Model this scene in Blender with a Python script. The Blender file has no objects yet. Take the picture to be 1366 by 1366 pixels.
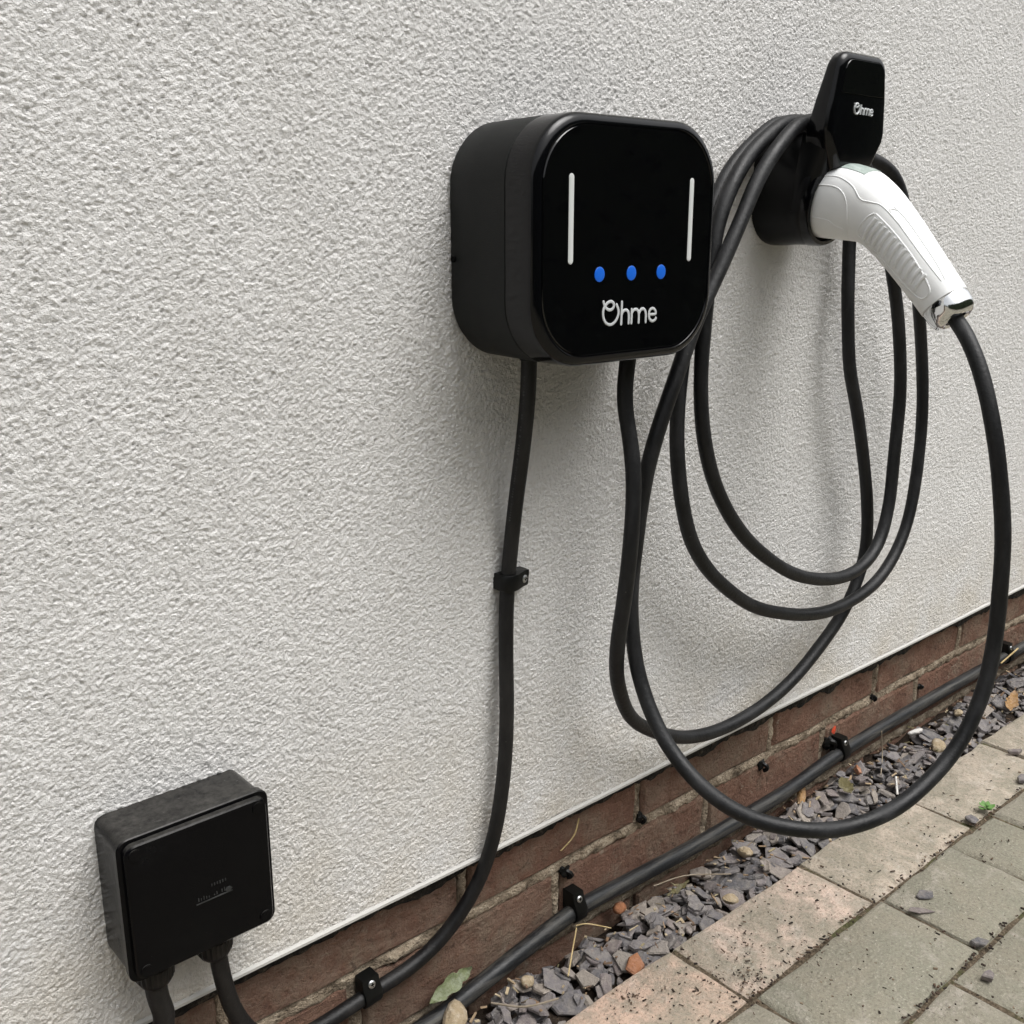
import bpy, math, random
import numpy as np
from mathutils import Vector, Matrix
random.seed(7); rng = np.random.default_rng(11)
sc = bpy.context.scene
COL = sc.collection
R = math.radians

# ------------------------------------------------------------------ camera
# World: X runs along the house wall, Y goes into the wall (render face at Y=0), Z up (paving at Z=0)
CAM = np.array([0.0, -0.62, 0.66]); FPX = 1395.0; CPX = 683.0
YAW = math.atan2(1657, math.hypot(FPX, 383)); PITCH = math.atan2(383, FPX)
HV = np.array([math.cos(YAW), math.sin(YAW), 0]); RV = np.array([math.sin(YAW), -math.cos(YAW), 0]); ZV = np.array([0, 0, 1.0])
FW = HV*math.cos(PITCH) - ZV*math.sin(PITCH); UP = ZV*math.cos(PITCH) + HV*math.sin(PITCH)
cd = bpy.data.cameras.new('camera'); cam = bpy.data.objects.new('camera', cd); COL.objects.link(cam)
M = Matrix.Identity(4)
for i in range(3):
    M[i][0] = RV[i]; M[i][1] = UP[i]; M[i][2] = -FW[i]; M[i][3] = CAM[i]
cam.matrix_world = M
cd.sensor_width = 36; cd.lens = 36*FPX/1366; cd.clip_start = 0.01; cd.clip_end = 500
sc.camera = cam

# ------------------------------------------------------------------ world and sun: bright overcast
SUN_AZ, SUN_EL = R(24), R(65)      # azimuth measured from straight out of the wall towards +X
sdir = Vector((math.sin(SUN_AZ)*math.cos(SUN_EL), -math.cos(SUN_AZ)*math.cos(SUN_EL), math.sin(SUN_EL)))
w = bpy.data.worlds.new('World'); sc.world = w; w.use_nodes = True
nt = w.node_tree; bg = nt.nodes['Background']
sky = nt.nodes.new('ShaderNodeTexSky'); sky.sky_type = 'NISHITA'; sky.sun_disc = False
sky.sun_elevation = SUN_EL; sky.sun_rotation = math.atan2(sdir.x, sdir.y); sky.dust_density = 6; sky.air_density = 1.2
hs = nt.nodes.new('ShaderNodeHueSaturation'); hs.inputs['Saturation'].default_value = 0.12
nt.links.new(sky.outputs[0], hs.inputs['Color']); nt.links.new(hs.outputs[0], bg.inputs['Color'])
bg.inputs['Strength'].default_value = 0.15
sl = bpy.data.lights.new('sun', 'SUN'); sl.energy = 1.1; sl.angle = R(40); sl.color = (1, 0.98, 0.95)
so = bpy.data.objects.new('sun', sl); COL.objects.link(so)
so.rotation_euler = sdir.to_track_quat('Z', 'Y').to_euler()
sc.view_settings.view_transform = 'Standard'; sc.view_settings.look = 'None'
sc.view_settings.exposure = 0.58; sc.view_settings.gamma = 1

# ------------------------------------------------------------------ pixel helpers (a pixel gives a direction, a surface gives the depth)
def ray(px, py): return FW + RV*(px-CPX)/FPX - UP*(py-CPX)/FPX
def onY(px, py, Y):
    d = ray(px, py); return CAM + d*((Y-CAM[1])/d[1])
def onX(px, py, X):
    d = ray(px, py); return CAM + d*((X-CAM[0])/d[0])
def onZ(px, py, Z):
    d = ray(px, py); return CAM + d*((Z-CAM[2])/d[2])

# ------------------------------------------------------------------ materials
class NT:
    def __init__(s, name):
        s.m = bpy.data.materials.new(name); s.m.use_nodes = True; s.t = s.m.node_tree
        s.b = s.t.nodes['Principled BSDF']
    def n(s, typ, **kw):
        nd = s.t.nodes.new(typ)
        for k, v in kw.items():
            if k.startswith('i_'): nd.inputs[k[2:].replace('_', ' ')].default_value = v
            else: setattr(nd, k, v)
        return nd
    def l(s, a, b): s.t.links.new(a, b)
    def pos(s): return s.n('ShaderNodeNewGeometry').outputs['Position']
    def noise(s, vec, scale, detail=4, rough=0.55, dist=0.0):
        nd = s.n('ShaderNodeTexNoise'); nd.inputs['Scale'].default_value = scale; nd.inputs['Detail'].default_value = detail
        nd.inputs['Roughness'].default_value = rough; nd.inputs['Distortion'].default_value = dist
        if vec is not None: s.l(vec, nd.inputs['Vector'])
        return nd.outputs['Fac']
    def vor(s, vec, scale, feature='F1', rand=1.0):
        nd = s.n('ShaderNodeTexVoronoi'); nd.feature = feature; nd.inputs['Scale'].default_value = scale
        nd.inputs['Randomness'].default_value = rand
        s.l(vec, nd.inputs['Vector']); return nd
    def ramp(s, fac, stops, interp='LINEAR'):
        nd = s.n('ShaderNodeValToRGB'); cr = nd.color_ramp; cr.interpolation = interp
        while len(cr.elements) < len(stops): cr.elements.new(0.5)
        for e, (p, c) in zip(cr.elements, stops):
            e.position = p; e.color = (*c, 1) if isinstance(c, tuple) else (c, c, c, 1)
        s.l(fac, nd.inputs[0]); return nd.outputs[0]
    def mix(s, fac, a, b, mode='MIX'):
        nd = s.n('ShaderNodeMix'); nd.data_type = 'RGBA'; nd.blend_type = mode
        for val, sock in ((fac, nd.inputs[0]), (a, nd.inputs[6]), (b, nd.inputs[7])):
            if isinstance(val, (int, float)): sock.default_value = val
            elif isinstance(val, tuple): sock.default_value = (*val, 1)
            else: s.l(val, sock)
        return nd.outputs[2]
    def math(s, op, a, b=0.0):
        nd = s.n('ShaderNodeMath', operation=op)
        for i, v in enumerate((a, b)):
            if isinstance(v, (int, float)): nd.inputs[i].default_value = v
            else: s.l(v, nd.inputs[i])
        return nd.outputs[0]
    def bump(s, h, dist, strength=1.0, prev=None):
        nd = s.n('ShaderNodeBump'); nd.inputs['Distance'].default_value = dist; nd.inputs['Strength'].default_value = strength
        s.l(h, nd.inputs['Height'])
        if prev is not None: s.l(prev, nd.inputs['Normal'])
        return nd.outputs[0]
    def done(s, col=None, rough=None, nor=None, spec=None, metal=None):
        for v, k in ((col, 'Base Color'), (rough, 'Roughness'), (spec, 'Specular IOR Level'), (metal, 'Metallic')):
            if v is None: continue
            if isinstance(v, (int, float)): s.b.inputs[k].default_value = v
            elif isinstance(v, tuple): s.b.inputs[k].default_value = (*v, 1)
            else: s.l(v, s.b.inputs[k])
        if nor is not None: s.l(nor, s.b.inputs['Normal'])
        return s.m

def simple(name, col, rough, spec=0.5, metal=0.0, speck=0.0, bump=0.0, bscale=400):
    t = NT(name); c = col
    p = t.pos()
    if speck: c = t.mix(t.ramp(t.noise(p, 90, 5, 0.7), [(0.45, 0.0), (0.75, 1.0)]), col, tuple(min(1, x+speck) for x in col))
    nor = t.bump(t.noise(p, bscale, 3), bump) if bump else None
    return t.done(c, rough, nor, spec, metal)

# render (stucco): the relief itself is geometry, the material adds grain and splash dirt
t = NT('stucco'); p = t.pos()
big = t.noise(p, 3.0, 3); micro = t.noise(p, 620, 3, 0.6); fine = t.noise(p, 300, 2, 0.5)
col = t.mix(t.ramp(big, [(0.3, 0.0), (0.7, 1.0)]), (0.672, 0.662, 0.646), (0.718, 0.709, 0.696))
mp = t.n('ShaderNodeMapping'); mp.inputs['Scale'].default_value = (1, 1, 0.09); t.l(p, mp.inputs['Vector'])
col = t.mix(t.ramp(t.noise(mp.outputs[0], 24, 5, 0.65), [(0.50, 0.0), (0.75, 0.35)]), col, (0.57, 0.555, 0.53))        # faint rain streaks
sepz = t.n('ShaderNodeSeparateXYZ'); t.l(p, sepz.inputs[0])
low = t.ramp(sepz.outputs['Z'], [(0.13, 1.0), (0.30, 0.0)])
col = t.mix(t.math('MULTIPLY', low, t.ramp(t.noise(p, 14, 4), [(0.35, 0.0), (0.7, 0.6)])), col, (0.55, 0.49, 0.39))
MAT_STUCCO = t.done(col, 0.92, t.bump(t.math('ADD', micro, t.math('MULTIPLY', fine, 0.6)), 0.0016), 0.2)

# brick
t = NT('brick'); p = t.pos(); oi = t.n('ShaderNodeObjectInfo').outputs['Random']
base = t.ramp(oi, [(0.0, (0.31, 0.175, 0.125)), (0.5, (0.37, 0.23, 0.165)), (1.0, (0.32, 0.225, 0.17))])
n1 = t.noise(p, 45, 6, 0.65); n2 = t.noise(p, 240, 4, 0.6)
c = t.mix(t.ramp(n1, [(0.35, 0.0), (0.65, 1.0)]), base, (0.235, 0.13, 0.092))
c = t.mix(t.ramp(n2, [(0.55, 0.0), (0.72, 0.7)]), c, (0.34, 0.20, 0.13))
c = t.mix(t.ramp(t.noise(p, 22, 5, 0.7), [(0.46, 0.0), (0.66, 0.7)]), c, (0.34, 0.27, 0.20))
c = t.mix(t.ramp(t.noise(p, 75, 5, 0.75, 0.8), [(0.58, 0.0), (0.65, 0.6)]), c, (0.07, 0.046, 0.036))
n5 = t.noise(p, 130, 6, 0.8)
c = t.mix(t.ramp(t.noise(p, 34, 6, 0.8, 1.2), [(0.60, 0.0), (0.66, 0.75)]), c, (0.42, 0.35, 0.27))
MAT_BRICK = t.done(c, 0.93, t.bump(t.math('ADD', n1, t.math('ADD', t.math('MULTIPLY', n2, 0.35), n5)), 0.013), 0.2)

t = NT('mortar'); p = t.pos(); n1 = t.noise(p, 60, 6, 0.7); n2 = t.noise(p, 330, 3)
c = t.ramp(n1, [(0.30, (0.06, 0.047, 0.036)), (0.42, (0.25, 0.20, 0.145)), (0.60, (0.44, 0.365, 0.275)), (0.72, (0.50, 0.44, 0.35)), (0.85, (0.26, 0.26, 0.18))])
MAT_MORTAR = t.done(c, 0.95, t.bump(t.math('ADD', n1, t.math('MULTIPLY', n2, 0.5)), 0.010), 0.15)

t = NT('paving_concrete'); p = t.pos(); oi = t.n('ShaderNodeObjectInfo'); ocol = oi.outputs['Color']; rnd = oi.outputs['Random']
n1 = t.noise(p, 13, 6, 0.65, 0.6); n2 = t.noise(p, 330, 4, 0.75); n3 = t.noise(p, 80, 5, 0.7); n4 = t.noise(p, 22, 5, 0.7, 1.0)
c = t.mix(t.ramp(n1, [(0.42, 0.0), (0.58, 0.8)]), ocol, (0.27, 0.245, 0.19))            # weathering
c = t.mix(t.ramp(n4, [(0.54, 0.0), (0.68, 0.5)]), c, (0.50, 0.45, 0.40))               # pale scuffs and lime bloom
c = t.mix(t.ramp(n3, [(0.40, 0.55), (0.56, 0.0)]), c, (0.25, 0.235, 0.185))              # grime
c = t.mix(t.ramp(n2, [(0.34, 0.75), (0.46, 0.0)]), c, (0.15, 0.135, 0.105))
c = t.mix(t.ramp(n2, [(0.58, 0.0), (0.68, 0.6)]), c, (0.50, 0.47, 0.40))
MAT_PAVE = t.done(c, 0.9, t.bump(t.math('ADD', t.math('MULTIPLY', n2, 0.8), n3), 0.0030), 0.25)

t = NT('slate'); p = t.pos(); oi = t.n('ShaderNodeObjectInfo').outputs['Random']
isl = t.n('ShaderNodeNewGeometry').outputs['Random Per Island']
r = t.math('FRACT', t.math('ADD', oi, isl))
base = t.ramp(r, [(0.0, (0.08, 0.078, 0.085)), (0.3, (0.12, 0.113, 0.118)), (0.55, (0.165, 0.152, 0.154)), (0.78, (0.15, 0.126, 0.123)), (0.9, (0.27, 0.235, 0.20)), (1.0, (0.105, 0.103, 0.113))])
n1 = t.noise(p, 130, 5, 0.65)
c = t.mix(t.ramp(n1, [(0.4, 0.0), (0.75, 0.5)]), base, (0.33, 0.295, 0.25))
MAT_SLATE = t.done(c, 0.75, t.bump(t.noise(p, 180, 5, 0.6), 0.0028), 0.35)

t = NT('soil'); p = t.pos()
MAT_SOIL = t.done(t.ramp(t.noise(p, 120, 6, 0.7), [(0.3, (0.018, 0.013, 0.010)), (0.6, (0.05, 0.036, 0.026)), (0.8, (0.10, 0.075, 0.05))]), 0.95, t.bump(t.noise(p, 240, 5, 0.7), 0.006), 0.2)

t = NT('joint_dirt'); p = t.pos(); n = t.noise(p, 240, 5, 0.75); nm = t.noise(p, 26, 4, 0.6)
c = t.ramp(n, [(0.3, (0.03, 0.022, 0.016)), (0.5, (0.11, 0.085, 0.058)), (0.7, (0.24, 0.19, 0.135))])
c = t.mix(t.ramp(nm, [(0.56, 0.0), (0.66, 0.7)]), c, (0.075, 0.085, 0.03))
MAT_JOINT = t.done(c, 0.95, t.bump(n, 0.004), 0.2)
t = NT('drive_surface'); p = t.pos(); br = t.n('ShaderNodeTexBrick'); br.inputs['Scale'].default_value = 1
br.inputs['Brick Width'].default_value = 0.208; br.inputs['Row Height'].default_value = 0.104; br.inputs['Mortar Size'].default_value = 0.003
br.inputs['Color1'].default_value = (0.27, 0.24, 0.19, 1); br.inputs['Color2'].default_value = (0.22, 0.21, 0.17, 1); br.inputs['Mortar'].default_value = (0.05, 0.04, 0.03, 1)
t.l(p, br.inputs['Vector'])
MAT_DRIVE = t.done(t.mix(t.ramp(t.noise(p, 180, 5, 0.7), [(0.4, 0.0), (0.8, 0.6)]), br.outputs['Color'], (0.13, 0.12, 0.1)), 0.9, t.bump(t.noise(p, 300, 3), 0.002), 0.25)

def rubber(name, col, dust, amt, stretch=(1, 1, 0.35), sc_=40):
    t = NT(name); p = t.pos()
    mp = t.n('ShaderNodeMapping'); mp.inputs['Scale'].default_value = stretch; t.l(p, mp.inputs['Vector'])
    n1 = t.noise(mp.outputs[0], sc_, 6, 0.7); n2 = t.noise(p, 300, 3, 0.6)
    f = t.math('MULTIPLY', t.ramp(n1, [(0.45, 0.0), (0.72, 1.0)]), amt)
    c = t.mix(f, col, dust)
    c = t.mix(t.ramp(n2, [(0.70, 0.0), (0.78, 0.35)]), c, (0.16, 0.155, 0.145))
    return t.done(c, t.ramp(n1, [(0.3, 0.42), (0.7, 0.62)]), t.bump(n2, 0.0004), 0.38)
MAT_CABLE = rubber('cable_rubber', (0.0025, 0.0028, 0.0036), (0.024, 0.0245, 0.026), 0.75)
MAT_FEED = rubber('feed_sheath', (0.003, 0.003, 0.0036), (0.025, 0.0235, 0.022), 0.8)
MAT_PIPE = rubber('armoured_sheath', (0.008, 0.009, 0.0105), (0.085, 0.08, 0.07), 0.9, (0.06, 1, 1), 170)
MAT_MATTE = simple('black_matte_plastic', (0.0055, 0.0062, 0.0060), 0.5, 0.22, bump=0.0002, bscale=1500)
MAT_SHELL = simple('black_satin_plastic', (0.002, 0.0021, 0.0028), 0.12, 0.30)
MAT_SATIN = simple('black_barrel_plastic', (0.002, 0.0021, 0.0028), 0.34, 0.25)
MAT_GLASS = simple('black_gloss_panel', (0.0015, 0.0015, 0.002), 0.04, 0.5)
MAT_BOX = simple('weathered_black_box', (0.0018, 0.0018, 0.0024), 0.3, 0.16, speck=0.006, bump=0.0003, bscale=700)
t = NT('weathered_black_box'); p = t.pos(); sn = t.n('ShaderNodeSeparateXYZ'); t.l(t.n('ShaderNodeNewGeometry').outputs['Normal'], sn.inputs[0])
n1 = t.noise(p, 120, 6, 0.75); n2 = t.noise(p, 480, 3, 0.6); n3 = t.noise(p, 25, 5, 0.7)
c = t.mix(t.math('MULTIPLY', t.ramp(sn.outputs['Z'], [(0.35, 0.0), (0.9, 1.0)]), t.ramp(n1, [(0.35, 0.25), (0.7, 1.0)])), (0.0018, 0.0018, 0.0024), (0.050, 0.048, 0.044))   # settled dust
c = t.mix(t.ramp(n3, [(0.50, 0.0), (0.75, 0.2)]), c, (0.012, 0.012, 0.013))
c = t.mix(t.ramp(n2, [(0.74, 0.0), (0.78, 0.7)]), c, (0.30, 0.29, 0.27))
MAT_BOX = t.done(c, t.ramp(n3, [(0.35, 0.12), (0.7, 0.3)]), t.bump(n1, 0.0002), 0.13)
MAT_CLIP = simple('black_clip_plastic', (0.003, 0.0033, 0.0032), 0.4, 0.25)
MAT_SCREW = simple('zinc_screw', (0.55, 0.56, 0.56), 0.35, metal=1.0, speck=0.1)
MAT_CHROME = simple('chrome', (0.75, 0.76, 0.77), 0.05, metal=1.0)
MAT_WHITE = simple('white_plastic', (0.80, 0.81, 0.81), 0.45, 0.25)
MAT_LOGO = simple('logo_print', (0.50, 0.52, 0.53), 0.45, 0.3)
MAT_BAR = simple('light_bar', (0.60, 0.62, 0.61), 0.35)
MAT_BLUE = simple('blue_button', (0.004, 0.095, 0.55), 0.35)
t = NT('blue_button_lit'); MAT_BLUE = t.done((0.003, 0.085, 0.42), 0.4)
t.b.inputs['Emission Color'].default_value = (0.002, 0.13, 0.75, 1); t.b.inputs['Emission Strength'].default_value = 0.16
MAT_BEAD = simple('white_bead', (0.47, 0.46, 0.435), 0.6, 0.3, speck=0.0, bump=0.0004, bscale=300)
t = NT('damp_course'); p = t.pos(); n = t.noise(p, 90, 6, 0.7)
MAT_DPC = t.done(t.ramp(n, [(0.40, (0.006, 0.006, 0.006)), (0.56, (0.028, 0.024, 0.02)), (0.70, (0.16, 0.13, 0.10))]), 0.8, t.bump(n, 0.004), 0.3)
MAT_TANSTONE = simple('tan_stone', (0.28, 0.22, 0.14), 0.85, 0.3, speck=0.2, bump=0.003, bscale=160)
MAT_SHARD = simple('brick_shard', (0.25, 0.11, 0.055), 0.9, 0.2, speck=0.08, bump=0.003, bscale=160)
MAT_PALE = simple('pale_stone', (0.55, 0.53, 0.50), 0.8, 0.3, speck=0.1, bump=0.003, bscale=160)
MAT_STRAW = simple('straw', (0.40, 0.30, 0.14), 0.7, 0.3, speck=0.1)
MAT_TWIG = simple('twig', (0.23, 0.19, 0.14), 0.85, 0.2, speck=0.08)
MAT_DRYLEAF = simple('dry_leaf', (0.26, 0.15, 0.06), 0.75, 0.3, speck=0.12, bump=0.002, bscale=220)
MAT_GREENLEAF = simple('pale_green_leaf', (0.125, 0.145, 0.07), 0.7, 0.3, speck=0.12, bump=0.002, bscale=220)
MAT_OLIVE = simple('olive_leaf', (0.10, 0.085, 0.035), 0.75, 0.3, speck=0.08, bump=0.002, bscale=220)
MAT_WEED = simple('weed_green', (0.09, 0.20, 0.04), 0.6, 0.4, speck=0.06)
t = NT('dark_crumb')
MAT_CRUMB = t.done(t.ramp(t.n('ShaderNodeNewGeometry').outputs['Random Per Island'], [(0.0, (0.018, 0.014, 0.012)), (0.5, (0.045, 0.032, 0.025)), (0.8, (0.10, 0.065, 0.045)), (1.0, (0.22, 0.17, 0.12))]), 0.9, None, 0.2)
MAT_RED = simple('red_paint', (0.55, 0.06, 0.02), 0.6, 0.3, speck=0.08)
MAT_STICK = simple('sticker', (0.30, 0.36, 0.33), 0.4, 0.4, speck=0.2)
MAT_MARK = simple('moulded_mark', (0.022, 0.023, 0.023), 0.5, 0.3, speck=0.04)
MAT_HOLE = simple('hole_dark', (0.003, 0.003, 0.003), 0.9, 0.1)

# ------------------------------------------------------------------ mesh helpers
def mesh(name, V, F, mat, smooth=None):
    me = bpy.data.meshes.new(name); me.from_pydata([tuple(map(float, v)) for v in V], [], F); me.update()
    if mat: me.materials.append(mat)
    if smooth is not None:
        me.shade_smooth(); me.set_sharp_from_angle(angle=R(smooth))
    return me
def obj(name, me, parent=None, loc=None):
    o = bpy.data.objects.new(name, me); COL.objects.link(o)
    if parent is not None: o.parent = parent
    if loc is not None: o.location = loc
    return o
def tag(o, label=None, cat=None, group=None, kind=None):
    for k, v in (('label', label), ('category', cat), ('group', group), ('kind', kind)):
        if v: o[k] = v
    return o
def thing(name, label, cat, group=None):
    return tag(obj(name, None), label, cat, group)
def seal(root, base):
    """put a thing's Empty at its base while its parts keep their world place"""
    base = Vector(tuple(map(float, base))); root.location = base
    for ch in root.children: ch.location = Vector(ch.location) - base
def loft(secs, cap0=True, cap1=True):
    n = len(secs[0]); V = np.concatenate(secs); F = []
    for k in range(len(secs)-1):
        a, b = k*n, (k+1)*n
        for i in range(n):
            j = (i+1) % n; F.append((a+i, a+j, b+j, b+i))
    if cap0: F.append(tuple(range(n-1, -1, -1)))
    if cap1: F.append(tuple((len(secs)-1)*n+i for i in range(n)))
    return V, F
def rr(wd, ht, r, n=10, bulge=0.0):
    """rounded rectangle outline in the XZ plane seen from -Y"""
    P = []
    for cx, cz, a0 in ((wd/2-r, ht/2-r, 0), (-wd/2+r, ht/2-r, 90), (-wd/2+r, -ht/2+r, 180), (wd/2-r, -ht/2+r, 270)):
        for k in range(n+1):
            a = R(a0+90*k/n); P.append((cx+r*math.cos(a), cz+r*math.sin(a)))
        # mid points on the straight side
    P = np.array(P)
    if bulge:
        ax = np.abs(P[:, 0])/(wd/2); az = np.abs(P[:, 1])/(ht/2)
        P[:, 0] *= 1 + bulge*(1-az**2); P[:, 1] *= 1 + bulge*(1-ax**2)
    return P
def sec(P, y, cx=0, cz=0, s=1.0, shear=0.0):
    return np.stack([cx+P[:, 0]*s, y+shear*P[:, 1], cz+P[:, 1]*s], 1)
def catmull(P, step=0.004, smooth=2, closed=False):
    P = np.asarray(P, float); Q = np.vstack([2*P[0]-P[1], P, 2*P[-1]-P[-2]]); out = []
    for i in range(1, len(Q)-2):
        p0, p1, p2, p3 = Q[i-1:i+3]; n = max(2, int(np.linalg.norm(p2-p1)/step))
        for k in range(n):
            u = k/n
            out.append(0.5*((2*p1)+(-p0+p2)*u+(2*p0-5*p1+4*p2-p3)*u*u+(-p0+3*p1-3*p2+p3)*u**3))
    out.append(P[-1]); out = np.array(out)
    for _ in range(smooth): out[1:-1] = 0.25*out[:-2]+0.5*out[1:-1]+0.25*out[2:]
    return out
def tube(path, rad, n=14, caps=True):
    path = np.asarray(path, float); m = len(path)
    rad = np.full(m, rad) if np.isscalar(rad) else np.asarray(rad)
    T = np.gradient(path, axis=0); T /= np.linalg.norm(T, axis=1)[:, None]+1e-12
    up = np.array([0.3, 0.9, 0.2]); u = np.cross(T[0], up); u /= np.linalg.norm(u); secs = []
    for i in range(m):
        u = u - T[i]*(u@T[i]); u /= np.linalg.norm(u); v = np.cross(T[i], u)
        a = np.linspace(0, 2*math.pi, n, endpoint=False)
        secs.append(path[i]+rad[i]*(np.cos(a)[:, None]*u+np.sin(a)[:, None]*v))
    return loft(secs, caps, caps)
def merge(parts):
    V = []; F = []; k = 0
    for v, f in parts:
        V.append(np.asarray(v, float)); F += [tuple(i+k for i in q) for q in f]; k += len(v)
    return np.concatenate(V), F
def box(x0, x1, y0, y1, z0, z1, b=0.0):
    if b <= 0:
        V = np.array([(x, y, z) for x in (x0, x1) for y in (y0, y1) for z in (z0, z1)])
        return V, [(0, 1, 3, 2), (4, 6, 7, 5), (0, 4, 5, 1), (2, 3, 7, 6), (0, 2, 6, 4), (1, 5, 7, 3)]
    P = lambda i: [(x0+i, z0+i), (x1-i, z0+i), (x1-i, z1-i), (x0+i, z1-i)]
    S = [np.array([(x, y, z) for x, z in P(i)]) for y, i in ((y1, 0), (y0+b, 0), (y0, b))]
    return loft(S)
def uv_blob(cx, cy, cz, sx, sy, sz, jit=0.2, n=8, m=6, seed=0):
    g = np.random.default_rng(seed); V = [(0, 0, -1)]; 
    for i in range(1, m):
        th = math.pi*i/m
        for j in range(n):
            a = 2*math.pi*j/n; V.append((math.sin(th)*math.cos(a), math.sin(th)*math.sin(a), -math.cos(th)))
    V.append((0, 0, 1)); V = np.array(V); V *= (1+g.uniform(-jit, jit, (len(V), 1)))
    F = []
    for j in range(n): F.append((0, 1+(j+1) % n, 1+j))
    for i in range(m-2):
        for j in range(n):
            a = 1+i*n; F.append((a+j, a+(j+1) % n, a+n+(j+1) % n, a+n+j))
    a = 1+(m-2)*n; top = len(V)-1
    for j in range(n): F.append((a+j, a+(j+1) % n, top))
    return V*np.array([sx, sy, sz])+np.array([cx, cy, cz]), F

# ================================================================== THE SETTING
g = obj('driveway', mesh('driveway', [(-60, -80, -0.012), (60, -80, -0.012), (60, -0.2, -0.012), (-60, -0.2, -0.012)], [(0, 1, 2, 3)], MAT_DRIVE)); tag(g, kind='structure')
g = obj('ground', mesh('ground', [(-90, -90, -0.09), (90, -90, -0.09), (90, 90, -0.09), (-90, 90, -0.09)], [(0, 1, 2, 3)], MAT_SOIL)); tag(g, kind='structure')

# ---- hedge added out of view behind the camera, darkens reflections and blocks low sky
hg = thing('added_dark_hedge', 'unseen dark hedge added across the driveway to darken reflections', 'hedge')
xs = np.linspace(-7, 15, 45); S = []
for x in xs:
    pr = [(-3.0, -0.05), (-2.95, 1.1), (-3.05, 2.1), (-3.35, 2.4), (-3.8, 2.4), (-4.1, 2.0), (-4.1, -0.05)]
    S.append(np.array([(x+rng.normal(0, .03), y+rng.normal(0, .05), z+(rng.normal(0, .06) if z > 0 else 0)) for y, z in pr]))
MAT_HEDGE = simple('hedge_leaves', (0.022, 0.034, 0.014), 0.6, 0.3, speck=0.025)
obj('inner_mass', mesh('inner_mass', *loft(S), MAT_HEDGE), hg)
NL = 9000; V = np.zeros((NL, 4, 3)); cpt = np.stack([rng.uniform(-7, 15, NL), np.zeros(NL), rng.uniform(0, 2.45, NL)], 1)
top_ = rng.random(NL) < 0.25; cpt[:, 1] = np.where(top_, rng.uniform(-4.1, -2.9, NL), -2.98+rng.normal(0, .07, NL)); cpt[top_, 2] = 2.4+rng.normal(0, .08, top_.sum())
a_ = rng.normal(0, 1, (NL, 3)); a_ /= np.linalg.norm(a_, axis=1)[:, None]; b_ = np.cross(a_, rng.normal(0, 1, (NL, 3))); b_ /= np.linalg.norm(b_, axis=1)[:, None]
for k, (u_, v_) in enumerate(((-1, 0), (0, -.45), (1, 0), (0, .45))): V[:, k] = cpt+a_*u_*0.05+b_*v_*0.05
fo = obj('foliage', mesh('foliage', V.reshape(-1, 3), [(4*i, 4*i+1, 4*i+2, 4*i+3) for i in range(NL)], MAT_HEDGE), hg); tag(fo, kind='stuff')

# ---- house wall: render coat, bead, damp course, brick plinth
YB = 0.013                                   # face of the bricks, set back behind the render
wall = thing('house_wall', 'off-white textured rendered house wall above a low red brick plinth', 'wall')
X0W, X1W = -2.2, 6.5; ZB = 0.130
def render_coat():
    """textured render as real relief: a dense sheet displaced by band-limited noise, closed by the wall body behind"""
    n = 1024; d = 0.0008; fx = np.fft.fftfreq(n, d); FX, FZ = np.meshgrid(fx, fx, indexing='ij'); fr = np.hypot(FX*1.2, FZ)+1e-9     # floated sideways: grains run a little longer along the wall
    def band(lo, hi):
        g_ = np.exp(-(np.log(fr/math.sqrt(lo*hi))/math.log(hi/lo)*1.7)**2); z_ = np.fft.ifft2(np.fft.fft2(rng.normal(0, 1, (n, n)))*g_).real
        return z_/z_.std()
    H1 = band(200, 420); H2 = band(70, 160); H3 = band(4, 12)
    T_ = np.tanh(H1*0.8)*0.00052+0.00016*H2+0.00013*H3
    T_ = T_-0.00066*np.clip(-H1-0.85, 0, 2)                       # sharper little pits between the grains
    xs_ = np.concatenate([np.arange(-0.6, 0.0, 0.006), np.arange(0.0, 0.95, 0.0012), np.arange(0.95, 1.7, 0.0018), np.arange(1.7, 2.6, 0.006)])
    zs_ = np.concatenate([np.arange(ZB+0.0035, 1.06, 0.0012), np.arange(1.06, 1.6, 0.006)])
    XX, ZZ = np.meshgrid(xs_, zs_, indexing='ij')
    u, v = XX/d, ZZ/d; iu, iv = np.floor(u).astype(int), np.floor(v).astype(int); fu, fv = u-iu, v-iv
    g_ = lambda a, b: T_[a % n, b % n]
    hh = g_(iu, iv)*(1-fu)*(1-fv)+g_(iu+1, iv)*fu*(1-fv)+g_(iu, iv+1)*(1-fu)*fv+g_(iu+1, iv+1)*fu*fv
    nx_, nz_ = XX.shape; co = np.stack([XX, -0.0006-hh, ZZ], -1).reshape(-1, 3).astype(np.float32)
    ii = (np.arange(nx_-1)[:, None]*nz_+np.arange(nz_-1)[None, :]).ravel()
    q = np.stack([ii, ii+nz_, ii+nz_+1, ii+1], 1).astype(np.int32)
    me = bpy.data.meshes.new('render_coat'); me.vertices.add(len(co)); me.vertices.foreach_set('co', co.ravel())
    me.loops.add(q.size); me.loops.foreach_set('vertex_index', q.ravel()); me.polygons.add(len(q))
    me.polygons.foreach_set('loop_start', np.arange(0, q.size, 4, dtype=np.int32)); me.polygons.foreach_set('loop_total', np.full(len(q), 4, np.int32))
    me.update(calc_edges=True); me.shade_smooth(); me.materials.append(MAT_STUCCO); return me
obj('render_coat', render_coat(), wall)
obj('wall_body', mesh('wall_body', *box(X0W, X1W, 0.0015, 0.12, ZB+0.004, 2.7), MAT_STUCCO), wall)
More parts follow.
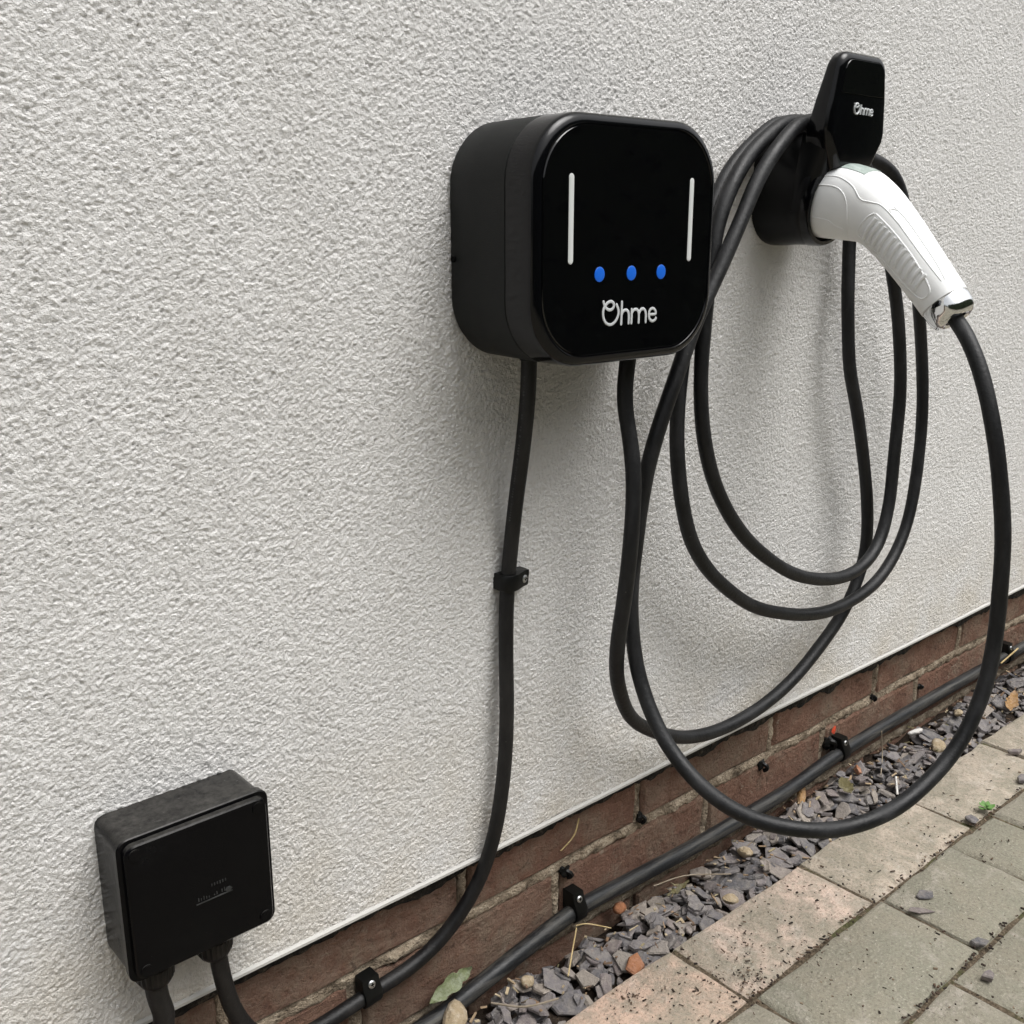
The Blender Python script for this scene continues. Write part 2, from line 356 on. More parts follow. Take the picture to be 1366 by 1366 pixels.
# bead: thin white stop strip along the bottom of the render
prof = np.array([(0.014, 0.0), (-0.0015, 0.0), (-0.003, 0.0012), (-0.003, 0.0034), (-0.0012, 0.0050), (0.014, 0.0050)])
S = [np.array([(x, y, ZB-0.0015+z+0.0006*math.sin(x*9)) for y, z in prof]) for x in np.arange(X0W, X1W+.01, 0.1)]
obj('bead_strip', mesh('bead_strip', *loft(S), MAT_BEAD, 40), wall)
# damp course: ragged dark membrane and old sealant just under the bead
xs = np.arange(X0W, X1W, 0.006); V = []; F = []
nz = np.interp(xs, np.arange(X0W, X1W+1, 0.03), rng.uniform(0, 1, len(np.arange(X0W, X1W+1, 0.03))))
nz2 = rng.uniform(-1, 1, len(xs))
for i, x in enumerate(xs):
    d = 0.0135+0.010*nz[i]**2+0.0018*nz2[i]
    V += [(x, YB-0.001, ZB-0.0016), (x, YB-0.0028-0.001*nz[i], ZB-0.0016-d*0.5), (x, YB-0.0016, ZB-0.0016-d), (x, YB+0.004, ZB-0.0016-d-0.0005)]
    if i:
        a = 4*(i-1); F += [(a+k, a+4+k, a+5+k, a+1+k) for k in range(3)]
obj('damp_course', mesh('damp_course', V, F, MAT_DPC), wall)
plinth = obj('brick_plinth', mesh('brick_plinth', *box(X0W, X1W, YB+0.007, 0.12, -0.088, ZB-0.002), MAT_MORTAR), wall)
tag(plinth, 'low red brick plinth with buff mortar joints')
BP, BH, JN = 0.228, 0.064, 0.0125
courses = [(0.0695, 0.723), (0.0695-0.0765, 0.837), (0.0695-0.153, 0.723)]
brick_meshes = []
for k in range(7):
    gk = np.random.default_rng(100+k); L = BP-JN; secs = []
    nx = 3
    P = [(-L/2+L*i/nx, -BH/2) for i in range(nx)]+[(L/2, -BH/2), (L/2, 0)]+[(L/2-L*i/nx, BH/2) for i in range(nx)]+[(-L/2, BH/2), (-L/2, 0)]
    P = np.array(P)
    Pj = P+gk.uniform(-0.0018, 0.0018, P.shape)
    Pf = Pj*np.array([(L-0.006)/L, (BH-0.006)/BH])+gk.uniform(-0.001, 0.001, P.shape)
    s0 = np.stack([P[:, 0], np.full(len(P), 0.03), P[:, 1]], 1)
    s1 = np.stack([Pj[:, 0], gk.uniform(0.002, 0.0035, len(P)), Pj[:, 1]], 1)
    s2 = np.stack([Pf[:, 0], gk.uniform(-0.0012, 0.0006, len(P)), Pf[:, 1]], 1)
    brick_meshes.append(mesh('brick', *loft([s0, s1, s2], False, True), MAT_BRICK))
for zc, x0 in courses:
    i0 = int(math.floor((X0W-x0)/BP))+1
    for i in range(i0, int((4.4-x0)/BP)):
        b = obj('brick', random.choice(brick_meshes), plinth, (x0+(i+0.5)*BP, YB+random.uniform(-0.0012, 0.001), zc+BH/2))
        b.rotation_euler = (0, random.uniform(-0.004, 0.004), 0)
# lumpy squeezed-out mortar along the bed joint and uprights
def mortar_ridge(x0, z0, x1, z1, w, name='mortar_joint', step=0.005):
    L = math.hypot(x1-x0, z1-z0); n = max(4, int(L/step)); ux, uz = (x1-x0)/L, (z1-z0)/L; V = []; F = []
    K = 6
    wob = np.interp(np.arange(n+1), np.arange(0, n+9, 4), rng.normal(0, 1, len(np.arange(0, n+9, 4))))
    for i in range(n+1):
        s = L*i/n; ww = w*(1+0.20*wob[i]+0.13*rng.normal()); dep = 0.0035+0.0015*wob[i]
        for k in range(K+1):
            v = (k/K-0.5)*ww; y = YB+dep-0.003*(1-(2*k/K-1)**2)+rng.normal(0, 0.0007)
            if k in (0, K): y = YB+0.009
            V.append((x0+ux*s-uz*v, y, z0+uz*s+ux*v))
    for i in range(n):
        for k in range(K):
            a = i*(K+1)+k; F.append((a, a+1, a+K+2, a+K+1))
    me = mesh(name, V, F, MAT_MORTAR, 60); return obj(name, me, plinth)
mortar_ridge(X0W, 0.0630, 4.4, 0.0630, 0.0195)
mortar_ridge(X0W, -0.0140, 4.4, -0.0140, 0.0165)
for i in range(-3, 12):
    mortar_ridge(0.723+i*BP, 0.0695, 0.723+i*BP, ZB-0.005, 0.0145)
    mortar_ridge(0.837+i*BP, -0.008, 0.837+i*BP, 0.058, 0.0145)

# ---- paving: concrete blocks with real joints
PE = -0.080                                    # edge of the paving towards the slate strip
pav = obj('paving', mesh('paving', *box(-1.2, 3.4, -1.42, PE-0.004, -0.055, -0.0036), MAT_JOINT)); tag(pav, kind='structure')
def stone(x0, x1, y0, y1, col):
    gk = rng; nx = 7; j = 0.0015
    xs_ = np.linspace(x0+j, x1-j, nx+1); ys_ = np.linspace(y0+j, y1-j, 5)
    P = [(x, y0+j) for x in xs_[:-1]]+[(x1-j, y) for y in ys_[:-1]]+[(x, y1-j) for x in xs_[::-1][:-1]]+[(x0+j, y) for y in ys_[::-1][:-1]]
    P = np.array(P); c = P.mean(0); P = P+np.clip(gk.normal(0, 0.0009, P.shape), -0.002, 0.002)
    sz = np.array([x1-x0, y1-y0]); tilt = gk.normal(0, 0.004, 2); dz = gk.uniform(-0.002, 0.001)
    def ring(inset, z, jit=0.0):
        Q = c+(P-c)*(1-2*inset/sz)+gk.uniform(-jit, jit, P.shape)
        return np.stack([Q[:, 0], Q[:, 1], z+dz+(Q-c)@tilt], 1)-np.array([c[0], c[1], 0])
    S = [ring(0, -0.05), ring(0, -0.0045, 0.0006), ring(0.0016, -0.0018, 0.0009), ring(0.0060, 0.0, 0.0016)]
    o = obj('paving_stone', mesh('paving_stone', *loft(S, False, True), MAT_PAVE, 28), pav, (c[0], c[1], 0))
    o.color = (*col, 1); return o
pink = [(0.56, 0.405, 0.315), (0.545, 0.425, 0.35), (0.48, 0.40, 0.325), (0.44, 0.375, 0.305)]
grey = [(0.235, 0.225, 0.175), (0.265, 0.245, 0.195), (0.24, 0.23, 0.185), (0.26, 0.24, 0.19)]
PW = 0.209
rows = {0: [0.670+PW*i for i in range(-9, 14)],
        1: [0.678-PW*i for i in range(9, 0, -1)]+[0.678, 0.888, 1.031, 1.131]+[1.131+PW*i for i in range(1, 11)],
        2: [0.83+PW*i for i in range(-9, 13)]}
yv = PE
for rI in range(13):
    d = 0.0925 if rI == 0 else 0.1045
    js = rows.get(rI) or [0.70+PW*i+random.uniform(0, PW) * 0 + (0.1 if rI % 2 else 0.0) for i in range(-9, 13)]
    for i in range(len(js)-1):
        if rI == 0: col = pink[min(3, max(0, int((js[i]-0.4)/0.22)))] if js[i] > 0.3 else pink[0]
        else: col = random.choice(grey)
        stone(js[i], js[i+1], yv-d, yv, col)
    yv -= d

# ---- slate strip: soil bed, chips stacked on a height grid
GX0, GX1, GY0, GY1, GS = -0.8, 3.0, PE-0.001, YB+0.003, 0.0025
gx = np.arange(GX0, GX1, GS); gy = np.arange(GY0, GY1, GS)
Hh = np.full((len(gx), len(gy)), -0.030)
nwall = np.clip((gy-(-0.030))/0.035, 0, 1)                       # dips towards the wall, more at the near end
dip = np.interp(gx, [0.3, 0.75, 0.95, 2.6], [0.014, 0.013, 0.003, 0.0])
rise = np.interp(gx, [0.3, 0.8, 1.0, 1.3, 2.6], [0.0, 0.001, 0.006, 0.009, 0.009])
Hh += -dip[:, None]*nwall[None, :] + rise[:, None]
xk = np.arange(GX0, GX1+0.1, 0.04)
Hh += np.interp(gx, xk, rng.uniform(-0.003, 0.003, len(xk)))[:, None]
bx = np.arange(-1.2, 3.4, 0.02); by = np.linspace(PE-0.003, YB+0.006, 12); V = []; F = []
for i, x in enumerate(bx):
    for k, y in enumerate(by):
        ii = min(max(int((x-GX0)/GS), 0), len(gx)-1); kk = min(max(int((y-GY0)/GS), 0), len(gy)-1)
        V.append((x, y, Hh[ii, kk]+rng.uniform(-0.003, 0.003)))
        if i and k: a = i*12+k; F.append((a-13, a-1, a, a-12))
bed = obj('slate_bed', mesh('slate_bed', V, F, MAT_SOIL, 60)); tag(bed, kind='structure')
def chip_shape(gk, L, Wd, T):
    n = gk.integers(5, 8); a = np.sort(np.linspace(0, 2*math.pi, n, endpoint=False)+gk.uniform(-0.35, 0.35, n))
    rr_ = gk.uniform(0.72, 1.1, n)
    P = np.stack([np.cos(a)*rr_*L/2, np.sin(a)*rr_*Wd/2], 1)
    off = gk.uniform(-0.08, 0.08, 2)*np.array([L, Wd]); sc_ = gk.uniform(0.78, 0.93)
    wedge = gk.uniform(-0.25, 0.25)
    z1 = T/2*(1+wedge*P[:, 0]/(L/2))+gk.uniform(-0.1, 0.1, n)*T
    s0 = np.stack([P[:, 0]*0.9+off[0], P[:, 1]*0.9+off[1], np.full(n, -T/2)], 1)
    s1 = np.stack([P[:, 0], P[:, 1], z1*0.45], 1)
    s2 = np.stack([P[:, 0]*sc_, P[:, 1]*sc_, z1], 1)
    return loft([s0, s1, s2])
def place(L, Wd, T, x, y, yaw, tiltn=0.10):
    """rest a chip on the height grid; returns a matrix"""
    c_, s_ = math.cos(yaw), math.sin(yaw)
    i0, i1 = int((x-L/2-GX0)/GS), int((x+L/2-GX0)/GS)+1; k0, k1 = int((y-L/2-GY0)/GS), int((y+L/2-GY0)/GS)+1
    i0, k0 = max(i0, 0), max(k0, 0); i1, k1 = min(i1, len(gx)-1), min(k1, len(gy)-1)
    XX, YY = np.meshgrid(gx[i0:i1]-x, gy[k0:k1]-y, indexing='ij')
    u = (XX*c_+YY*s_)/(L/2); v = (-XX*s_+YY*c_)/(Wd/2); m = u*u+v*v < 0.95
    sub = Hh[i0:i1, k0:k1]
    if m.sum() < 4: return None
    A = np.stack([XX[m], YY[m], np.ones(m.sum())], 1); co = np.linalg.lstsq(A, sub[m], rcond=None)[0]
    a, b = np.clip(co[0]+rng.normal(0, tiltn), -0.6, 0.6), np.clip(co[1]+rng.normal(0, tiltn), -0.6, 0.6)
    z = np.quantile(sub[m]-a*XX[m]-b*YY[m], 0.72)+T*0.5
    pl = z+a*XX+b*YY+T*0.4
    sub[m] = np.maximum(sub[m], pl[m])
    nrm = Vector((-a, -b, 1)).normalized()
    q = nrm.to_track_quat('Z', 'Y').to_matrix().to_4x4()
    return Matrix.Translation((x, y, z)) @ q @ Matrix.Rotation(yaw, 4, 'Z')
def edge_y(L):
    lo, hi = PE+0.003+L*0.30, YB-0.004-L*0.30
    return rng.uniform(lo, hi)
# bottom layers: too many and too hidden to pick apart, one mass
parts = []
pool = [chip_shape(np.random.default_rng(900+i), 1, 1, 1) for i in range(24)]
def add_stuff(L, Wd, T, x, y):
    m = place(L, Wd, T, x, y, rng.uniform(0, math.pi), 0.16)
    if m is None: return
    v, f = pool[rng.integers(len(pool))]; Mx = np.array(m)
    parts.append(((v*np.array([L, Wd, T]))@Mx[:3, :3].T+Mx[:3, 3], f))
for i in range(2300):
    x = rng.uniform(-0.75, 2.95); L = rng.uniform(0.012, 0.027)
    add_stuff(L, L*rng.uniform(0.5, 0.85), rng.uniform(0.0025, 0.005), x, edge_y(L))
for i in range(850):
    x = rng.uniform(1.62, 2.95) if i % 2 else rng.uniform(-0.75, 0.37); L = rng.uniform(0.02, 0.042)
    add_stuff(L, L*rng.uniform(0.5, 0.85), rng.uniform(0.003, 0.006), x, edge_y(L))
st = obj('slate_chip_mass', mesh('slate_chip_mass', *merge(parts), MAT_SLATE), bed); tag(st, kind='stuff')
# top layer: the 300 chips that show largest
chip_meshes = [mesh('slate_chip', *chip_shape(np.random.default_rng(50+i), 1, 1, 1), MAT_SLATE) for i in range(20)]
N = 290
for i in range(N):
    x = 0.36+(1.64-0.36)*((i*0.6180339887) % 1.0)
    L = float(np.clip(rng.lognormal(math.log(0.0255), 0.34), 0.012, 0.044)); Wd = L*rng.uniform(0.40, 0.78); T = rng.uniform(0.0018, 0.0042)
    m = place(L, Wd, T, x, edge_y(L), rng.uniform(0, math.pi))
    if m is None: continue
    o = obj('slate_chip', random.choice(chip_meshes), bed)
    o.matrix_local = m @ Matrix.Diagonal((L, Wd, T, 1))
def hgt(x, y):
    i = min(max(int((x-GX0)/GS), 0), len(gx)-1); k = min(max(int((y-GY0)/GS), 0), len(gy)-1)
    return Hh[max(0, i-2):i+3, max(0, k-2):k+3].max()

# ================================================================== OBJECTS
# ---- wall charger
CX, CZ, CW, CH, CF = 0.5742, 0.648, 0.1895, 0.1705, -0.0945
ch = thing('wall_charger', 'black rounded-square electric car charger with three blue dots and white wordmark', 'car charger')
P = rr(CW, CH, 0.044, 12, 0.016); P *= np.array([CW/2/np.abs(P[:, 0]).max(), CH/2/np.abs(P[:, 1]).max()])
def csec(y, ins): return sec(P*np.array([(CW-2*ins)/CW, (CH-2*ins)/CH]), y, CX, CZ)
obj('rear_housing', mesh('rear_housing', *loft([csec(-0.0005, 0.0025), csec(-0.004, 0.001), csec(-0.030, 0.0005), csec(-0.0628, 0.0), csec(-0.0632, 0.0006)]), MAT_MATTE, 35), ch)
S = [csec(-0.0632, 0.0009), csec(-0.0638, 0.0009), csec(-0.0640, 0.0)]
S += [csec(-0.078, 0.0)]
for a in range(0, 91, 10): S.append(csec(-0.0865-0.0066*math.sin(R(a)), 0.0066*(1-math.cos(R(a)))))
S += [csec(-0.0925, 0.0071), csec(-0.0915, 0.0075)]
sh = obj('front_shell', mesh('front_shell', *loft(S), MAT_SHELL, 50), ch)
S = [csec(-0.088, 0.0076), csec(-0.0922, 0.0076), csec(-0.0931, 0.0083)]
for k in range(1, 9):
    u = k/9; S.append(csec(-0.0931-0.0003*(1-(1-u)**2), 0.0083+(min(CW, CH)/2-0.0083)*u*0.9))
def face_y(x, z): return CF - 0.0003
gp = obj('glass_panel', mesh('glass_panel', *loft(S[:3]), MAT_GLASS, 20), ch)
YF = -0.0942
def flat_stroke(pts, wd, y, name, mat, parent, px=True, step=0.0012, th=0.0005):
    out = []
    for st_ in pts:
        Q = np.array([onY(a, b, y) for a, b in st_]) if px else np.array([(a, y, b) for a, b in st_])
        v, f = tube(catmull(Q, step, 1), wd/2, 8)
        v = v.copy(); v[:, 1] = y+(v[:, 1]-y)*(th/wd); out.append((v, f))
        for e in (Q[0], Q[-1]):
            bv, bf = uv_blob(0, 0, 0, wd/2, th/2, wd/2, 0, 10, 6); out.append((bv+e, bf))
    return obj(name, mesh(name, *merge(out), mat, 60), parent)
YFC = -0.0936
for a, b in (((763.5, 236), (760.5, 348)), ((923.5, 242), (919, 344))):
    q0, q1 = onY(*a, YFC), onY(*b, YFC); xm = (q0[0]+q1[0])/2
    flat_stroke([[(xm, q0[2]), (xm, (q0[2]+q1[2])/2), (xm, q1[2])]], 0.0049, -0.0935, 'light_bar', MAT_BAR, ch, px=False)
zdot = np.mean([onY(*p_, YFC)[2] for p_ in ((800, 366), (843, 364.5), (882, 362.5))])
for p_ in ((800, 366), (842.5, 364.5), (882, 362.5)):
    q = onY(*p_, YFC); v, f = uv_blob(q[0], -0.0935, zdot, 0.0051, 0.0005, 0.0053, 0, 24, 8)
    obj('status_dot', mesh('status_dot', v, f, MAT_BLUE, 60), ch)
LOGO = [[(445, 225), (480, 320), (478, 400), (440, 500), (380, 570), (320, 592), (260, 570), (215, 500), (197, 400), (205, 310), (235, 250), (280, 190), (340, 160), (385, 185), (400, 240), (375, 300), (320, 325), (265, 300), (225, 240), (207, 175)],
        [(543, 175), (535, 380), (527, 580)], [(533, 420), (560, 340), (615, 315), (655, 345), (668, 420), (662, 562)],
        [(722, 310), (717, 430), (712, 560)], [(716, 390), (750, 320), (800, 305), (835, 330), (850, 400), (845, 550)],
        [(850, 390), (885, 310), (930, 295), (965, 325), (978, 400), (972, 540)],
        [(1032, 405), (1100, 400), (1160, 394), (1150, 325), (1105, 286), (1055, 310), (1030, 390), (1040, 475), (1090, 527), (1145, 500), (1158, 468)]]
LG = [[onY(790+a*100/1366, 390+b*55/751, YFC)[[0, 2]] for a, b in s] for s in LOGO]
allp = np.concatenate([np.array(s) for s in LG]); lc = (allp.min(0)+allp.max(0))/2; lw = (allp.max(0)-allp.min(0))[0]
flat_stroke(LG, 0.0022, -0.0936, 'wordmark', MAT_LOGO, ch, px=False)
LGN = [[(np.array(q)-lc)/lw for q in s] for s in LG]
v, f = tube([(CX-CW/2-0.0004, -0.006, CZ-0.012), (CX-CW/2+0.002, -0.006, CZ-0.012)], 0.0022, 12)
obj('vent_hole', mesh('vent_hole', v, f, MAT_HOLE), ch)
FE = onY(706, 480, -.030)
for x_, y_, r_ in ((FE[0], FE[1], 0.0074), (0.6215, -0.050, 0.0078)):
    v, f = tube([(x_, y_, CZ-CH/2+0.012), (x_, y_, CZ-CH/2-0.001), (x_, y_, CZ-CH/2-0.002)], [r_, r_, r_-0.0008], 20)
    obj('cable_gland', mesh('cable_gland', v, f, MAT_CLIP, 40), ch)
seal(ch, (CX, 0, CZ-CH/2))

# ---- holster
HX = 0.878
ho = thing('cable_holster', 'glossy black wall holster with upright hood and small white wordmark holding the plug', 'cable holster')
oz = 0.66
def hrr(w_, h_, r_, y, cz, shear=0.0, cx=HX): return sec(rr(w_, h_, r_, 10), y, cx, cz+oz, 1.0, shear)
S = [hrr(0.080, 0.106, 0.034, -0.0005, 0.035), hrr(0.082, 0.108, 0.035, -0.004, 0.035), hrr(0.081, 0.106, 0.035, -0.012, 0.034, -0.02), hrr(0.078, 0.100, 0.035, -0.028, 0.032, -0.08),
     hrr(0.077, 0.094, 0.035, -0.044, 0.029, -0.18), hrr(0.080, 0.084, 0.036, -0.052, 0.024, -0.22), hrr(0.078, 0.082, 0.036, -0.056, 0.024, -0.24), hrr(0.072, 0.076, 0.034, -0.058, 0.024, -0.24)]
obj('barrel', mesh('barrel', *loft(S), MAT_SATIN, 40), ho)
# socket rim round the plug
cs, yn = np.array([HX, -0.056, 0.0205+oz]), -0.22
def ringsec(r_, y): 
    a = np.linspace(0, 2*math.pi, 40, endpoint=False); return np.stack([cs[0]+r_*np.cos(a), y+yn*(r_*np.sin(a)), cs[2]+r_*np.sin(a)], 1)
S = [ringsec(0.0395, -0.050), ringsec(0.0395, -0.060), ringsec(0.0385, -0.0625), ringsec(0.0355, -0.0630), ringsec(0.0345, -0.061), ringsec(0.0340, -0.050)]
obj('socket_rim', mesh('socket_rim', *loft(S, False, False), MAT_SHELL, 45), ho)
# hood: upright tombstone leaning out, wedge-thick towards its foot, chin narrowing to the barrel
def hood_outline(ins=0.0):
    pts = []; top = 0.1445-ins; rc = 0.0155-ins*0.6; hw = 0.0385-ins
    for a in np.linspace(0, 90, 9): pts.append((hw-rc+rc*math.cos(R(a)), top-rc+rc*math.sin(R(a))))
    for a in np.linspace(90, 180, 9): pts.append((-hw+rc+rc*math.cos(R(a)), top-rc+rc*math.sin(R(a))))
    low = [(0.0430-ins, 0.105), (0.0462-ins, 0.080), (0.0448-ins, 0.073), (0.030-ins, 0.046+ins)]
    pts += [(-a, b) for a, b in low]+[(a, b) for a, b in low[::-1]]
    return np.array(pts)
hx = HX+0.0035
fy = lambda z: -0.0795-0.03*(z-0.075)
byk = lambda z: -0.052-0.22*(z-0.070)
def hsec(t_, ins, e=0.0):
    q = hood_outline(ins); f_, b_ = fy(q[:, 1]), byk(q[:, 1])
    return np.stack([hx+q[:, 0], b_+(f_-b_)*t_-e, oz+q[:, 1]], 1)
S = [hsec(0.0, 0.004), hsec(0.06, 0.0008), hsec(0.12, 0.0), hsec(0.45, 0.0)]
for a in range(0, 91, 15): S.append(hsec(0.45+0.55*math.sin(R(a)), 0.0065*(1-math.cos(R(a)))))
obj('hood', mesh('hood', *loft(S), MAT_SHELL, 50), ho)
# neck: carries the hood's foot down into the barrel front, wide at the back and narrow in front
S = []
for k in range(7):
    z_ = 0.012+0.066*k/6; yb_, yf_ = -0.040-0.16*(z_-0.012), -0.0595-0.27*(z_-0.012)
    wb, wf = 0.0385+0.004*k/6, 0.030+0.0095*k/6
    pl_ = [(wb, yb_), (wb+0.001, yb_+(yf_-yb_)*0.35), (wf+(wb-wf)*0.55, yb_+(yf_-yb_)*0.75), (wf, yf_+0.001), (wf-0.004, yf_), (-wf+0.004, yf_), (-wf, yf_+0.001), (-wf-(wb-wf)*0.55, yb_+(yf_-yb_)*0.75), (-wb-0.001, yb_+(yf_-yb_)*0.35), (-wb, yb_)]
    S.append(np.array([(HX+(hx-HX)*k/6+a, b, oz+z_) for a, b in pl_]))
obj('neck', mesh('neck', *loft(S), MAT_SATIN, 50), ho)
# glossy cap over the upper half of the hood face
yq = lambda z, e=0.0: fy(z)-e
q = hood_outline(0.0068); q = q[q[:, 1] > 0.1102]; q = np.vstack([q, [(-0.0355, 0.1102), (0.0355, 0.1102)]])
ang = np.arctan2(q[:, 1]-0.120, q[:, 0]); q = q[np.argsort(ang)]
S = [np.stack([hx+q[:, 0]*k_, np.array([yq(z, e) for z in q[:, 1]]), oz+0.12+(q[:, 1]-0.12)*k_], 1) for e, k_ in ((-0.001, 1), (0.0004, 1), (0.0008, 0.985))]
obj('gloss_cap', mesh('gloss_cap', *loft(S), MAT_GLASS, 30), ho)
lwid = 0.030; lz = 0.0985
out = []
for s in LGN:
    Q = np.array([(hx+a*lwid+0.003, yq(lz+b*lwid, 0.0004), oz+lz+b*lwid) for a, b in s])
    v, f = tube(catmull(Q, 0.0006, 1), 0.0009, 6); out.append((v, f))
obj('wordmark', mesh('wordmark', *merge(out), MAT_LOGO, 60), ho)
seal(ho, (HX, 0, oz-0.018))

# ---- charging cable: one continuous run from the charger, three turns over the holster, to the plug
CR = 0.0066
def pw(L): return [onY(a, b, y) for a, b, y in L]
def over(y, zt=0.0):   # across the saddle behind the hood, from the right to the left
    return [np.array([HX+0.055, y, oz+0.072+zt]), np.array([HX+0.018, y, oz+0.0895+zt]), np.array([HX-0.022, y, oz+0.0895+zt])]
seg1 = [np.array([0.6215, -0.050, CZ-CH/2+0.001])]+pw([(833, 530, -.052), (842, 590, -.060), (846, 640, -.066), (842, 720, -.070), (832, 800, -.066), (824, 860, -.058), (825, 915, -.048), (845, 960, -.037), (890, 981, -.031), (935, 981, -.030), (990, 958, -.031), (1045, 917, -.032), (1093, 862, -.033), (1130, 805, -.034), (1150, 755, -.033), (1157, 700, -.032), (1153, 630, -.031), (1142, 550, -.030), (1133, 480, -.029), (1131, 410, -.026), (1133, 335, -.022)])
seg1 += [onY(1133, 260, -.017)]
Bl = pw([(1028, 170, -.017), (980, 218, -.022), (948, 285, -.028), (928, 370, -.034), (914, 460, -.038), (905, 540, -.040), (904, 620, -.042), (913, 690, -.044), (934, 745, -.046), (970, 787, -.048), (1020, 814, -.050), (1075, 820, -.052), (1128, 806, -.052), (1175, 770, -.050), (1205, 712, -.047), (1221, 640, -.044), (1229, 560, -.042), (1230, 490, -.040), (1226, 420, -.042), (1219, 340, -.048), (1205, 270, -.052), (1186, 226, -.046)])
Cl = pw([(1042, 167, -.034), (997, 211, -.040), (964, 280, -.044), (948, 350, -.046), (940, 430, -.048), (935, 510, -.050), (941, 590, -.053), (960, 660, -.056), (993, 716, -.059), (1040, 757, -.061), (1092, 773, -.062), (1138, 763, -.061), (1170, 728, -.058), (1186, 670, -.055), (1195, 590, -.052), (1201, 510, -.050), (1199, 430, -.048), (1190, 365, -.046), (1176, 300, -.044)])
Cl += [onY(1158, 240, -.045)]
Al = pw([(1058, 172, -.050), (1018, 228, -.054), (985, 300, -.057), (960, 358, -.059), (930, 425, -.061), (908, 486, -.062), (883, 560, -.060), (862, 630, -.055), (849, 710, -.050), (842, 790, -.050), (845, 860, -.056), (858, 920, -.070), (885, 985, -.095), (930, 1043, -.130), (990, 1085, -.170), (1060, 1105, -.205), (1130, 1104, -.228), (1200, 1074, -.245), (1262, 1016, -.255), (1305, 940, -.262), (1328, 850, -.263), (1337, 760, -.260), (1337, 680, -.254), (1328, 590, -.243), (1311, 510, -.225), (1293, 455, -.207)])
A_end = onX(1272, 416, HX)
path = np.array(seg1+over(-.015)+Bl+over(-.031)+Cl+over(-.0475)+Al)
cb = thing('charging_cable', 'thick black charging cable looped over the holster, with white plug handle', 'charging cable')
axis_end = np.array([HX, -0.1870, oz-0.0755])
path = np.vstack([path, [axis_end]])
cp = catmull(path, 0.005, 6); wob = rng.normal(0, 1, cp.shape)
for _ in range(40): wob[1:-1] = 0.25*wob[:-2]+0.5*wob[1:-1]+0.25*wob[2:]
wob *= 0.0004/wob.std(); wob[:6] = 0; wob[-6:] = 0
rw = rng.normal(0, 1, len(cp))
for _ in range(12): rw[1:-1] = 0.25*rw[:-2]+0.5*rw[1:-1]+0.25*rw[2:]
obj('cable_sheath', mesh('cable_sheath', *tube(cp+wob, CR*(1+0.012*rw/rw.std()), 18), MAT_CABLE, 60), cb)

# plug: head straight out of the socket, handle bending down; sections (y, z, direction angle, half height, half width)
hd = thing('plug_tmp', 'x', 'x')
ctl = [(-0.052, 0.0205, 0, .0320, .0315), (-0.066, 0.0205, 0, .0332, .0325), (-0.080, 0.0195, 3, .0332, .0325), (-0.093, 0.0165, 13, .0315, .032), (-0.105, 0.0092, 32, .0278, .030), (-0.117, 0.0000, 46, .0248, .027), (-0.129, -0.0110, 48, .0234, .025), (-0.143, -0.0258, 49, .0220, .0236), (-0.157, -0.0411, 49, .0210, .0224), (-0.170, -0.0555, 49, .0203, .0214), (-0.1775, -0.0640, 49, .0201, .0208)]
ctl = np.array(ctl); ti = np.linspace(0, len(ctl)-1, 61)
AX = np.stack([np.interp(ti, range(len(ctl)), ctl[:, k]) for k in range(5)], 1)
for _ in range(3): AX[1:-1] = 0.25*AX[:-2]+0.5*AX[1:-1]+0.25*AX[2:]
def plug_pt(u, a, lift=0.0):
    """u: 0..1 along the plug, a: angle round it (0 = top, 90 = side towards -X)"""
    r_ = [np.interp(u*60, range(61), AX[:, k]) for k in range(5)]
    ang = R(r_[2]); n_ = np.array([0, -math.sin(ang)*1.0, math.cos(ang)])     # 'up' normal of the axis in the YZ plane
    ca, sa = math.cos(a), math.sin(a); e = 0.88
    ca = math.copysign(abs(ca)**e, ca); sa = math.copysign(abs(sa)**e, sa)
    return np.array([HX, r_[0], oz+r_[1]])+n_*(r_[3]+lift)*ca+np.array([-1., 0, 0])*(r_[4]+lift)*sa
NA = 40
S = [np.array([plug_pt(u, 2*math.pi*k/NA) for k in range(NA)]) for u in np.linspace(0, 1, 61)]
plug = obj('plug_handle', mesh('plug_handle', *loft(S), MAT_WHITE, 50), cb); tag(plug, 'white plastic plug handle with ribbed grip')
bpy.data.objects.remove(hd)
def surf_line(pts, rad, name, lift=-0.0002, mat=MAT_WHITE):
    Q = catmull(np.array([(u, R(a), 0) for u, a in pts]), 0.02, 1)
    L3 = np.array([plug_pt(u, a, lift) for u, a, _ in Q])
    return obj(name, mesh(name, *tube(L3, rad, 8), mat, 60), plug)
for k in range(11):                              # grip ribs on the side
    u = 0.50+0.034*k; w0 = 76-0.8*k; w1 = 120-1.6*k
    surf_line([(u-0.004, w0), (u+0.006, (w0+w1)/2), (u+0.020, w1)], 0.0018, 'grip_rib', 0.0005)
surf_line([(0.47, 72), (0.455, 90), (0.475, 122), (0.60, 126), (0.75, 122), (0.88, 112), (0.93, 96), (0.90, 78), (0.75, 68), (0.60, 69), (0.475, 71)], 0.0009, 'grip_border')
surf_line([(0.06, 52), (0.20, 52), (0.30, 60), (0.37, 70), (0.42, 62), (0.47, 52), (0.6, 50)], 0.0007, 'moulding_line')
surf_line([(0.08, 68), (0.22, 70), (0.30, 84), (0.36, 112), (0.38, 138)], 0.0007, 'moulding_line')
surf_line([(0.06, 112), (0.18, 116), (0.24, 124), (0.33, 128)], 0.0006, 'moulding_line')
surf_line([(0.52, 34), (0.50, 44), (0.55, 50), (0.75, 50), (0.90, 46)], 0.0006, 'moulding_line')
